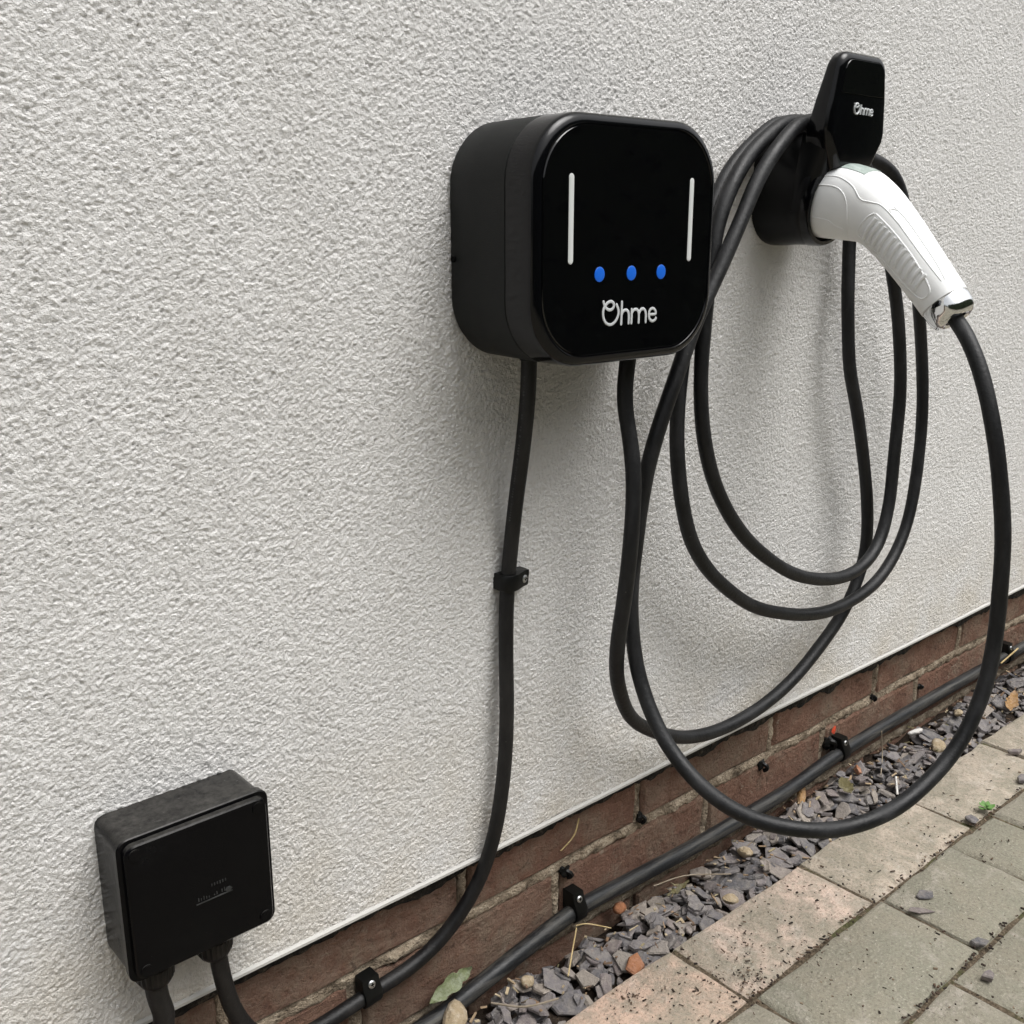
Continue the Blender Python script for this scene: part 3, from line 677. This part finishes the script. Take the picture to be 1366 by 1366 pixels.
surf_line([(0.50, 34), (0.60, 30), (0.80, 30), (0.90, 36)], 0.0006, 'moulding_line')
# sticker on top of the head
V = []; F = []; 
for i in range(5):
    for k in range(5):
        V.append(plug_pt(0.17+0.14*i/4, R(-14+44*k/4), 0.0004))
        if i and k: a = i*5+k; F.append((a-6, a-5, a, a-1))
obj('sticker', mesh('sticker', V, F, MAT_STICK), plug)
# chrome collar at the tail of the handle
dv = np.array([0, -math.cos(R(49)), -math.sin(R(49))]); nv = np.array([0, -math.sin(R(49)), math.cos(R(49))])
base = np.array([HX, -0.1775, oz-0.0640]); a = np.linspace(0, 2*math.pi, 36, endpoint=False); S = []
for s_, r_ in ((-0.001, .0198), (0.0, .0204), (0.005, .0206), (0.011, .0200), (0.0155, .0182), (0.018, .0155), (0.0188, .0120), (0.0176, .0092), (0.012, .0085)):
    fl = 1+0.035*np.cos(6*a)*(1 if 0 < s_ < 0.017 else 0)
    S.append(base+dv*s_+r_*fl[:, None]*(np.cos(a)[:, None]*nv+np.sin(a)[:, None]*np.array([1., 0, 0])))
obj('chrome_collar', mesh('chrome_collar', *loft(S), MAT_CHROME, 50), cb)
seal(cb, (0.6215, -0.05, CZ-CH/2))

# ---- supply cable: charger -> wall clip -> along the plinth -> junction box gland
FR = 0.0062
pf = [np.array([FE[0], FE[1], CZ-CH/2+0.006])]+pw([(704, 530, -.030), (697, 600, -.026), (688, 670, -.017), (681, 735, -.0095), (676, 800, -.0090), (675, 870, -.011), (676, 930, -.013), (675, 990, -.014), (670, 1050, -.014), (660, 1110, -.012), (643, 1165, -.009), (618, 1212, -.005), (585, 1256, 0.000), (545, 1292, .003), (500, 1321, .004), (455, 1351, .003), (400, 1385, -.002)])
feed = thing('supply_cable', 'black supply cable running from the charger down the wall to the square box', 'cable')
GL2 = np.array([0.2455, -0.026, 0.185])
pf += [np.array([0.262, -0.010, 0.030]), np.array([0.242, -0.022, 0.060])]
gq = onY(296, 1300, -.024); g2 = onY(315, 1353, -.020)
pf = pf[:-2]+[np.array([g2[0]+0.055, -0.010, g2[2]-0.055]), np.array([g2[0]+0.022, -0.014, g2[2]-0.038]), g2, gq, gq+np.array([-0.002, 0, 0.03])]
obj('cable_sheath', mesh('cable_sheath', *tube(catmull(pf, 0.005, 4), FR, 18), MAT_FEED, 60), feed)
pm = []; pq = catmull(pf, 0.0022, 4)
for i in range(8, 62):
    if rng.random() < 0.35: continue
    c_ = pq[i]; v_ = CAM-c_; tg_ = pq[i+1]-pq[i-1]; tg_ /= np.linalg.norm(tg_); v_ -= tg_*(v_@tg_); v_ /= np.linalg.norm(v_); b_ = np.cross(tg_, v_)
    d_ = v_*0.85+b_*0.52; d_ /= np.linalg.norm(d_); e_ = np.cross(tg_, d_); h_ = rng.uniform(.0004, .0008)
    V4 = [c_+d_*(FR+0.0001)+tg_*a_*h_+e_*b2*0.0007 for a_, b2 in ((-1, -1), (1, -1), (1, 1), (-1, 1))]
    pm.append((np.array(V4+[q_-d_*0.0004 for q_ in V4]), [(0, 1, 2, 3), (4, 7, 6, 5), (0, 4, 5, 1), (1, 5, 6, 2), (2, 6, 7, 3), (3, 7, 4, 0)]))
obj('print_line', mesh('print_line', *merge(pm), MAT_MARK), feed)
seal(feed, (0.53, 0, 0.03))

# ---- armoured cable lying along the foot of the plinth
PR = 0.0080
pp = pw([(520, 1400, -.004), (565, 1372, -.002), (610, 1338, .000), (655, 1302, .001), (700, 1266, .001), (768, 1214, .0015), (830, 1180, .001), (920, 1132, .001), (1000, 1085, .001), (1060, 1048, .001), (1118, 1006, .001), (1200, 956, .0005), (1290, 904, .0005), (1366, 862, .0005)])
pp = [pp[0]+np.array([-.12, 0, -.02])]+pp+[pp[-1]+np.array([0.5, 0, 0.0]), pp[-1]+np.array([1.4, 0, -0.004])]
pc = catmull(pp, 0.008, 3)
pipe = thing('ground_cable', 'thick dusty black cable lying along the foot of the brick plinth', 'cable')
obj('cable_sheath', mesh('cable_sheath', *tube(pc, PR, 20), MAT_PIPE, 60), pipe)
seal(pipe, (0.8, 0, -0.01))
def pipe_at(x):
    i = int(np.argmin(np.abs(pc[:, 0]-x))); return pc[i]

# ---- cable clips
def clip(name, label, r, wlen, reach, center, along, flange, wall_y, group=None):
    """P-clip: solid profile round the cable, flange with screw; along = cable axis, flange = direction of the screw side"""
    c = thing(name, label, 'cable clip', group)
    a = np.array(along, float); a /= np.linalg.norm(a); e = np.array(flange, float); e /= np.linalg.norm(e); o_ = np.array([0, -1.0, 0])
    ro = r+0.0024; dep = wall_y-center[1]          # distance of the cable centre from the wall
    prof = [(-ro, -dep)]
    prof += [(-ro*math.cos(R(t_)), ro*math.sin(R(t_))) for t_ in range(0, 91, 15)]
    prof += [(ro*0.55, ro*0.97), (reach*0.72, ro*0.45), (reach, ro*0.30), (reach, -dep)]
    prof = np.array(prof); S = []
    for s_, ins in ((-wlen/2, 0.0008), (-wlen/2+0.0008, 0), (wlen/2-0.0008, 0), (wlen/2, 0.0008)):
        cc = prof.mean(0); pr = cc+(prof-cc)*(1-ins/0.012)
        S.append(np.array([center+a*s_+e*u+o_*v for u, v in pr]))
    obj('clip_body', mesh('clip_body', *loft(S), MAT_CLIP, 35), c)
    nf = o_*0.96+e*0.28; nf /= np.linalg.norm(nf); sp = center+e*reach*0.70+o_*(ro*0.50)
    b1 = np.cross(nf, a); aa = np.linspace(0, 2*math.pi, 16, endpoint=False); S = []
    for h_, rr_ in ((-0.001, .0033), (0.0006, .0033), (0.0012, .0024), (0.0013, .001)):
        S.append(sp+nf*h_+rr_*(np.cos(aa)[:, None]*a+np.sin(aa)[:, None]*b1))
    s1 = obj('screw', mesh('screw', *loft(S), MAT_SCREW, 30), c)
    sl_ = []
    for d1, d2 in ((a, b1), (b1, a)):
        v, f = box(-0.0017, 0.0017, -0.0004, 0.0004, -0.0004, 0.0004)
        v = sp+nf*0.0012+v[:, :1]*d1+v[:, 1:2]*d2+v[:, 2:]*nf; sl_.append((v, f))
    obj('cross_slot', mesh('cross_slot', *merge(sl_), MAT_HOLE), s1)
    seal(c, center+np.array([0, dep, 0])); return c
pfc = catmull(pf, 0.005, 4)
def feed_at(px, py):
    best = None
    for q in pfc:
        d = q-CAM; w_ = d@FW; x_, y_ = CPX+FPX*(d@RV)/w_, CPX-FPX*(d@UP)/w_
        e = math.hypot(x_-px, y_-py)
        if best is None or e < best[0]: best = (e, q)
    i = int(np.argmin(np.linalg.norm(pfc-best[1], axis=1))); return best[1], pfc[min(i+2, len(pfc)-1)]-pfc[max(i-2, 0)]
q, tg = feed_at(677, 772)
clip('cable_clip', 'small black clip screwed to the render, holding the supply cable', FR, 0.0135, 0.0205, q, tg, (1, 0, 0), 0.0)
q, tg = feed_at(492, 1325); tg[1] = 0
clip('cable_clip', 'black clip holding the supply cable to the brick plinth below the render', FR, 0.016, 0.017, q, tg, (0, 0, 1), YB)
qx = onY(770, 1212, 0.001)[0]
clip('cable_clip', 'black screwed clip over the ground cable, straw hanging below it', PR, 0.014, 0.022, pipe_at(qx), (1, 0, 0), (0, 0, 1), YB)
qx = onY(1122, 1003, 0.001)[0]
clip('cable_clip', 'black clip over the ground cable beside the red paint mark', PR, 0.014, 0.021, pipe_at(qx), (1, 0, 0), (0, 0, 1), YB)
qx = onY(1342, 876, 0.001)[0]
clip('cable_clip', 'black clip on the ground cable behind the hanging loop of charging cable', PR, 0.014, 0.021, pipe_at(qx), (1, 0, 0), (0, 0, 1), YB)
# old broken clips left in the brickwork
def old_clip(px, py, label, s=1.0, seed=0):
    p_ = onY(px, py, YB); gk = np.random.default_rng(seed)
    pts = [(0, .004, 0), (.0005, -.003, .002), (.0025, -.0058, .0005), (.0035, -.006, -.0035), (.002, -.003, -.006)]
    Q = np.array(pts)*s+p_+gk.uniform(-.0006, .0006, (5, 3))
    o = obj('old_cable_clip', mesh('old_cable_clip', *merge([tube(catmull(Q, 0.0015, 1), 0.0022*s, 6), uv_blob(*(p_+np.array([0, -0.001, 0])),     .0058*s, .0035*s, .0055*s, 0.35, 7, 5, seed)]), MAT_CLIP))
    tag(o, label, 'cable clip', 'broken clips left in the plinth'); return o
old_clip(852, 1090, 'broken black clip stub in the upright mortar joint of the plinth', 1.0, 1)
old_clip(1014, 1020, 'broken black clip stub in the plinth between two loops of cable', 1.15, 2)
old_clip(1163, 930, 'tiny dark clip stub in the plinth right of the red paint mark', 0.8, 3)
old_clip(1102, 990, 'curled black clip stub touching the clip beside the red paint mark', 1.5, 4)
old_clip(752, 1162, 'dark clip stub with white plug in the plinth above the screwed clip', 1.1, 5)
old_clip(1226, 915, 'small dark stub in the plinth just above the far ground cable', 0.7, 6)
# red paint mark
V = []; F = []; p_ = onY(1109, 973, YB)
for k in range(10):
    a_ = 2*math.pi*k/10; r_ = 0.0050*(0.75+0.4*random.random()); V.append((p_[0]+r_*math.cos(a_), YB-0.0035, p_[2]+1.15*r_*math.sin(a_)))
V += [(p_[0], YB-0.0043, p_[2])]; F = [(k, (k+1) % 10, 10) for k in range(10)]+[tuple(range(9, -1, -1))]
obj('paint_mark', mesh('paint_mark', V, F, MAT_RED), plinth)

# ---- junction box
jb = thing('junction_box', 'square black weathered junction box with two cable glands underneath', 'junction box')
JT, JB_ = onY(256, 1093, -.046)[2], onY(275, 1272, -.046)[2]
TL, TR, BR, BL = [onY(x, y, -.044) for x, y in ((157, 1130), (357, 1058), (369, 1230), (180, 1314))]
jx0, jx1 = (TL[0]+BL[0])/2, (TR[0]+BR[0])/2; jz1, jz0 = (TL[2]+TR[2])/2, (BR[2]+BL[2])/2
JX, JZ, JW, JH = (jx0+jx1)/2, (jz0+jz1)/2+0.0005, jx1-jx0+0.0025, jz1-jz0+0.0025
P = rr(JW, JH, 0.0075, 5)
def jsec(y, ins): return sec(P*np.array([(JW-2*ins)/JW, (JH-2*ins)/JH]), y, JX, JZ)
obj('box_base', mesh('box_base', *loft([jsec(-0.0003, 0.0014), jsec(-0.010, 0.0014), jsec(-0.0345, 0.0014), jsec(-0.0350, 0.003)]), MAT_BOX, 40), jb)
lid = obj('lid', mesh('lid', *loft([jsec(-0.0346, 0.0012), jsec(-0.0350, 0.0002), jsec(-0.0405, 0.0), jsec(-0.0413, 0.0006), jsec(-0.0414, 0.0030), jsec(-0.0446, 0.0034), jsec(-0.0456, 0.0044), jsec(-0.0458, 0.006)]), MAT_BOX, 32), jb)
for sx in (-1, 1):
    for sz in (-1, 1):
        x_, z_ = JX+sx*(JW/2-0.0098), JZ+sz*(JH/2-0.0098)
        v, f = tube([(x_, -0.0440, z_), (x_, -0.0461, z_)], 0.0040, 16); V0 = v
        s1 = obj('lid_screw', mesh('lid_screw', *tube([(x_, -0.0440, z_), (x_, -0.0464, z_), (x_, -0.0466, z_), (x_, -0.0452, z_)], [0.0042, 0.0042, 0.0035, 0.0033], 18), MAT_BOX, 40), lid)
# moulded marks in the middle of the lid (worn, no longer readable)
mk = []
c0 = np.array([JX+0.006, -0.0459, JZ-0.004])
mk.append(box(c0[0]-0.012, c0[0]+0.013, -0.0462, -0.0456, c0[2]-0.0068, c0[2]-0.0061))
for k in range(12):
    x_ = c0[0]-0.0105+0.0018*k
    if k in (5, 8): continue
    mk.append(box(x_, x_+0.0005, -0.0461, -0.0456, c0[2]-0.0048, c0[2]-0.0048+random.uniform(0.0008, 0.003)))
for k in range(6):
    x_ = c0[0]-0.001+0.0019*k; mk.append(box(x_, x_+0.0007, -0.0461, -0.0456, c0[2]+0.002+random.uniform(0, .001), c0[2]+0.0042))
mk.append(uv_blob(c0[0]+0.0105, -0.0459, c0[2]-0.0045, .0024, .0004, .0019, 0.15, 10, 6, 3))
obj('moulded_mark', mesh('moulded_mark', *merge(mk), MAT_MARK), lid)
g1 = onY(218, 1330, -.022)
for gx_, gy_ in ((g1[0]-0.004, -.022), (gq[0]-0.003, -.022)):
    zt = jz0+0.004; S = []; a = np.linspace(0, 2*math.pi, 48, endpoint=False)
    for z_, r_, fl in ((zt, .0118, 0), (zt-.010, .0118, 0), (zt-.0102, .0128, .03), (zt-.019, .0124, .03), (zt-.024, .0100, .0), (zt-.0265, .0076, 0)):
        rad = r_*(1+fl*np.sign(np.cos(24*a+0.1)))
        S.append(np.stack([gx_+rad*np.cos(a), gy_+rad*np.sin(a), np.full(48, z_)], 1))
    obj('cable_gland', mesh('cable_gland', *loft(S), MAT_CLIP, 25), jb)
seal(jb, (JX, 0, jz0))
oc = thing('box_cable', 'short black cable dropping straight down from the square box', 'cable')
qv = [np.array([g1[0]-0.004, -.022, jz0-0.012]), np.array([g1[0]-0.004, -.022, jz0-0.035]), g1+np.array([0, 0, -0.012]), onY(214, 1390, -.018), onY(205, 1440, -.012)]
qv.append(np.array([qv[-1][0]-0.01, -0.012, -0.03]))
obj('cable_sheath', mesh('cable_sheath', *tube(catmull(qv, 0.005, 3), 0.0072, 18), MAT_FEED, 60), oc)
seal(oc, (g1[0], -.01, -0.03))

# ================================================================== SMALL THINGS
def chip_on_paving(px, py, L, Wd, T, yaw, label, mat=MAT_SLATE, seed=0, name='slate_chip_loose'):
    p_ = onZ(px, py, T/2)
    o = obj(name, mesh(name, *chip_shape(np.random.default_rng(seed), L, Wd, T), mat))
    o.location = (p_[0], p_[1], T/2+0.0008); o.rotation_euler = (random.uniform(-.04, .04), random.uniform(-.04, .04), yaw)
    tag(o, label, 'slate chip', 'slate chips lying on the paving'); return o
chip_on_paving(1233, 1195, 0.022, 0.014, 0.003, -0.25, 'grey four-sided slate chip lying flat on a greenish paving stone', seed=4)
chip_on_paving(1227, 1216, 0.028, 0.013, 0.0022, -0.75, 'flat pointed slate chip bridging a paving joint', seed=9)
chip_on_paving(1306, 1258, 0.020, 0.012, 0.004, -0.6, 'slate chip with pale edge where two paving joints meet', seed=14)
chip_on_paving(1319, 1303, 0.014, 0.013, 0.006, 0.3, 'small round dark slate pebble on the paving', seed=21)
chip_on_paving(1297, 1094, 0.024, 0.017, 0.004, 0.6, 'mauve slate chip beside the little green weed', seed=33)
chip_on_paving(1352, 1003, 0.024, 0.010, 0.005, -0.5, 'long slate chip lying along a joint of the far paving', seed=37)
chip_on_paving(1364, 1040, 0.020, 0.012, 0.005, 0.2, 'dark slate chip at the end of the far paving row', seed=39)
def pebble(px, py, z, sx, sy, sz, mat, label, name, cat, seed, rot=0.0, jit=0.2):
    p_ = onZ(px, py, z); zz = max(hgt(p_[0], p_[1])-0.001, -0.012) if p_[1] > PE else 0
    v, f = uv_blob(0, 0, 0, 1, 1, 1, 0.03, 14, 10, seed); gk = np.random.default_rng(seed)
    for _ in range(7):
        k_ = gk.normal(0, 1, 3); k_ /= np.linalg.norm(k_); v = v*(1-0.22*np.clip(v@k_-gk.uniform(0.45, 0.8), 0, 1)[:, None]*2)
    v = v*(1+0.05*np.sin(v@gk.normal(0, 3, 3)+1)[:, None])*np.array([sx, sy, sz])
    o = obj(name, mesh(name, v, f, mat, 35), None, (p_[0], p_[1], zz+sz*0.7)); o.rotation_euler = (random.uniform(-.3, .3), random.uniform(-.3, .3), rot); tag(o, label, cat); return o
pebble(975, 1188, 0.002, .010, .0075, .005, MAT_TANSTONE, 'tan pebble in the slate strip against the paving edge', 'pebble', 'pebble', 1)
pebble(996, 1126, 0.002, .008, .011, .006, MAT_TANSTONE, 'brown flint in the slate strip just below the hanging cable', 'pebble', 'pebble', 2)
pebble(1252, 988, 0.005, .016, .011, .008, MAT_TANSTONE, 'large mottled yellow stone in the slate strip', 'pebble', 'pebble', 3, 0.4)
pebble(703, 1299, 0.0, .0085, .006, .005, MAT_TANSTONE, 'pinkish tan pebble among slates under the ground cable', 'pebble', 'pebble', 4)
pebble(1222, 968, 0.005, .013, .005, .004, MAT_PALE, 'white stone sliver beside the ground cable', 'pebble', 'pebble', 5, -0.5)
pebble(826, 1209, -0.006, .008, .007, .006, MAT_SHARD, 'rusty brown stone right of the screwed clip', 'pebble', 'pebble', 6)
pebble(1070, 1053, 0.004, .020, .006, .005, MAT_DRYLEAF, 'long ochre stick of dry bark in the slate strip', 'bark_piece', 'bark', 7, 0.6)
pebble(1278, 952, 0.005, .010, .007, .005, MAT_TANSTONE, 'small buff stone half hidden behind the hanging cable', 'pebble', 'pebble', 8, 0.6)
pebble(606, 1356, -0.002, .018, .012, .010, MAT_PALE if False else MAT_TANSTONE, 'rough buff stone against the near end of the ground cable', 'pebble', 'pebble', 9, 0.6)
p_ = onZ(846, 1268, 0.004)
o = obj('brick_shard', mesh('brick_shard', *chip_shape(np.random.default_rng(77), 0.029, 0.020, 0.006), MAT_SHARD), None, (p_[0], p_[1], hgt(p_[0], p_[1])+0.002)); o.rotation_euler = (0.15, -0.1, 0.5)
tag(o, 'orange brick shard lying on the slates', 'brick shard')
p_ = onZ(1145, 1018, 0.008)
o = obj('brick_shard', mesh('brick_shard', *chip_shape(np.random.default_rng(81), 0.020, 0.011, 0.005), MAT_SHARD), None, (p_[0], p_[1], hgt(p_[0], p_[1])+0.003)); o.rotation_euler = (0.5, -0.3, 1.0)
tag(o, 'small orange fragment under the clip beside the red mark', 'brick shard')

def leaf(name, label, cat, loc, L, Wd, yaw, pitch, curl, mat, seed=0, serr=0.0, roll=0.0):
    gk = np.random.default_rng(seed); n = 14; V = []; F = []
    for i in range(n+1):
        u = i/n; ww = Wd/2*math.sin(math.pi*min(1, u*0.97+0.015))**0.75*(1+serr*gk.uniform(-1, 1))
        for k, v in enumerate((-1, -0.5, 0, 0.5, 1)):
            V.append((L*(u-0.5), v*ww, curl*L*(4*(u-.5)**2)+abs(v)*ww*0.35+gk.uniform(-1, 1)*0.0009+0.0010*math.sin(u*19+v*2)))
    for i in range(n):
        for k in range(4): a_ = i*5+k; F.append((a_, a_+5, a_+6, a_+1))
    top = len(V); V2 = [(x, y, z-0.0004) for x, y, z in V]
    me = mesh(name, V+V2, F+[tuple(top+i for i in q[::-1]) for q in F], mat, 60)
    o = obj(name, me, None, loc); o.rotation_euler = (roll, pitch, yaw); tag(o, label, cat); return o
p_ = onY(598, 1322, -.002)
leaf('green_leaf', 'pale green crinkled leaf tucked between plinth and ground cable', 'leaf', (p_[0]+0.004, 0.0005, p_[2]+0.002), 0.050, 0.013, 0.05, -0.20, 0.05, MAT_GREENLEAF, 3, 0.30, 0.8)
p_ = onZ(905, 1180, 0.003); leaf('dead_leaf', 'narrow olive dead leaf on the slates under the ground cable', 'leaf', (p_[0], p_[1], hgt(p_[0], p_[1])+0.003), 0.032, 0.007, -0.1, -0.15, 0.08, MAT_OLIVE, 5, 0.1)
p_ = onZ(1350, 938, 0.006); leaf('dead_leaf', 'ochre dead leaf leaning on the far paving edge', 'leaf', (p_[0], p_[1], 0.006), 0.050, 0.016, 0.3, -0.2, 0.1, MAT_DRYLEAF, 6, 0.2)
p_ = onZ(1128, 1050, 0.006); leaf('dead_leaf', 'dark olive curled leaf on slates below the clip by the red mark', 'leaf', (p_[0], p_[1], hgt(p_[0], p_[1])+0.005), 0.026, 0.018, 1.0, -0.3, 0.15, MAT_OLIVE, 7, 0.2)
p_ = onZ(880, 1296, 0.001); leaf('dead_leaf', 'curled brown leaf on the slates near the orange shard', 'leaf', (p_[0], p_[1]+0.012, hgt(p_[0], p_[1]+0.012)+0.003), 0.022, 0.012, 0.2, 0.2, 0.12, MAT_DRYLEAF, 8, 0.2)

def stem(name, label, cat, pts, r_, mat):
    o = obj(name, mesh(name, *tube(catmull(pts, 0.004, 1), r_, 6), mat, 60)); tag(o, label, cat); return o
a0, a1, a2 = onY(769, 1238, -.006), onY(763, 1272, -.026), onZ(758, 1302, 0.0)
stem('straw', 'yellow straw hanging below the screwed clip', 'straw', [a0, a1, a2], 0.0007, MAT_STRAW)
b0, b1, b2 = onY(768, 1235, -.014), onY(782, 1232, -.02), onY(815, 1238, -.03)
stem('straw', 'bent straw lying right of the screwed clip', 'straw', [b0, b1, b2], 0.0006, MAT_STRAW)
b0, b1 = onY(772, 1092, YB-.004), onY(748, 1135, YB-.006)
stem('straw', 'thin dry straw stuck to the plinth above the ground cable', 'straw', [b0, (b0+b1)/2+np.array([.002, -.004, 0]), b1], 0.0007, MAT_STRAW)
b0, b1, b2 = onZ(655, 1338, .004), onZ(700, 1343, .006), onZ(745, 1332, .005)
stem('twig', 'thin pale twig across the near slates', 'twig', [b0, b1, b2], 0.0009, MAT_TWIG)
b0, b1, b2 = onZ(872, 1182, .008), onZ(915, 1168, .012), onZ(975, 1166, .006)
stem('twig', 'grey twig lying on slates beneath the ground cable', 'twig', [b0, b1, b2], 0.0007, MAT_TWIG)
b0, b1, b2 = onY(1176, 975, -.012), onY(1177, 1010, -.02), onZ(1175, 1034, 0.004)
stem('twig', 'fine grey stem hanging from the ground cable onto the slates', 'twig', [b0, b1, b2], 0.0007, MAT_TWIG)
b0, b1 = onZ(1195, 1036, .016), onZ(1197, 1060, .002)
stem('straw', 'short cream splinter standing at the paving edge', 'straw', [b0, (b0+b1)/2, b1], 0.0014, MAT_PALE)
b0, b1 = onY(1335, 885, -.012), onY(1358, 865, -.010)
stem('straw', 'dry straw beside the clip behind the hanging cable', 'straw', [b0, (b0+b1)/2, b1], 0.0012, MAT_STRAW)
# fine litter among the slates: bark flakes, straw bits, grit
parts = []
for _ in range(420):
    x, y = rng.uniform(.34, 1.7), rng.uniform(PE+.004, YB-.006); L_ = .002+min(.012, rng.exponential(.003)); w_ = rng.uniform(.0008, .0026)
    v, f = box(-L_/2, L_/2, -w_/2, w_/2, 0, rng.uniform(.0004, .001)); v = v+rng.uniform(-.0004, .0004, v.shape)
    rot = np.array((Matrix.Rotation(rng.uniform(0, 6.3), 3, 'Z') @ Matrix.Rotation(rng.normal(0, .3), 3, 'Y')))
    parts.append((v@rot.T+np.array([x, y, hgt(x, y)-.0004]), f))
t = NT('litter'); MAT_LITTER = t.done(t.ramp(t.n('ShaderNodeNewGeometry').outputs['Random Per Island'], [(0.0, (0.05, 0.035, 0.025)), (0.35, (0.17, 0.11, 0.07)), (0.65, (0.30, 0.22, 0.14)), (0.85, (0.40, 0.33, 0.22)), (1.0, (0.12, 0.11, 0.05))]), 0.9, None, 0.2)
lt = obj('slate_litter', mesh('slate_litter', *merge(parts), MAT_LITTER), bed); tag(lt, kind='stuff')
# little weed in a joint of the paving
wd_ = thing('weed', 'tiny green weed growing in a paving joint', 'weed'); p_ = onZ(1316, 1083, 0.0)
for k in range(9):
    a_ = k*2.4; v_ = [p_+np.array([0, 0, -.004])]; L_ = random.uniform(.006, .012)
    n = 8; V = []; c_ = np.array([p_[0], p_[1], 0.002+0.0006*k]); d_ = np.array([math.cos(a_), math.sin(a_), 0.35]); s_ = np.array([-math.sin(a_), math.cos(a_), 0])
    for i in range(n): th = 2*math.pi*i/n; V.append(c_+d_*L_*(0.55+0.45*math.cos(th))+s_*L_*0.34*math.sin(th)+np.array([0, 0, 0.0006*math.cos(3*th)]))
    V = np.array(V); S = [V, V+np.array([0, 0, 0.0004])]
    obj('leaf', mesh('leaf', *loft(S), MAT_WEED), wd_)
seal(wd_, (p_[0], p_[1], 0))

# crumbs of bark and dirt over the paving
parts = []
def crumb(x, y, L, wth):
    v, f = box(-L/2, L/2, -wth/2, wth/2, 0, wth*0.8); v = v.copy(); v[:, :2] += rng.uniform(-wth*.3, wth*.3, (8, 2))
    a_ = rng.uniform(0, math.pi); ca, sa = math.cos(a_), math.sin(a_)
    v = np.stack([x+v[:, 0]*ca-v[:, 1]*sa, y+v[:, 0]*sa+v[:, 1]*ca, 0.0006+v[:, 2]], 1); parts.append((v, f))
def cluster(px, py, n, sx, sy):
    c_ = onZ(px, py, 0)
    for _ in range(n):
        x, y = rng.normal(c_[0], sx), rng.normal(c_[1], sy)
        if y > PE-0.004: continue
        big_ = rng.random() < 0.10; crumb(x, y, rng.uniform(.003, .006) if big_ else min(.0045, .0007+rng.exponential(.0009)), rng.uniform(.0005, .0012))
cluster(905, 1325, 45, .07, .03); cluster(985, 1290, 75, .04, .02); cluster(1015, 1240, 45, .06, .025); cluster(1060, 1310, 40, .05, .03)
cluster(1220, 1120, 35, .10, .03); cluster(1250, 1250, 60, .16, .06); cluster(1300, 1330, 45, .12, .06); cluster(870, 1345, 30, .05, .02); cluster(1000, 1305, 35, .012, .010); cluster(840, 1330, 30, .01, .008); cluster(1075, 1270, 30, .015, .012)
for _ in range(260): crumb(rng.uniform(-.6, 2.4), PE-0.01-abs(rng.normal(0, .35)), rng.uniform(.0009, .003), rng.uniform(.0006, .0011))
for jx in rows[0]+rows[1]+rows[2]:            # bits caught in the joints
    for _ in range(10): crumb(jx+rng.normal(0, .0025), rng.uniform(PE-.30, PE-.005), rng.uniform(.001, .004), rng.uniform(.0008, .0016))
for yj in (PE-.0925, PE-.197, PE-.3015):
    for _ in range(420): crumb(rng.uniform(.2, 2.2), yj+rng.normal(0, .0028), rng.uniform(.001, .0045), rng.uniform(.0008, .0018))
cr_ = obj('paving_crumbs', mesh('paving_crumbs', *merge(parts), MAT_CRUMB)); tag(cr_, 'dark crumbs of bark and dirt scattered over the paving', None, None, 'stuff')
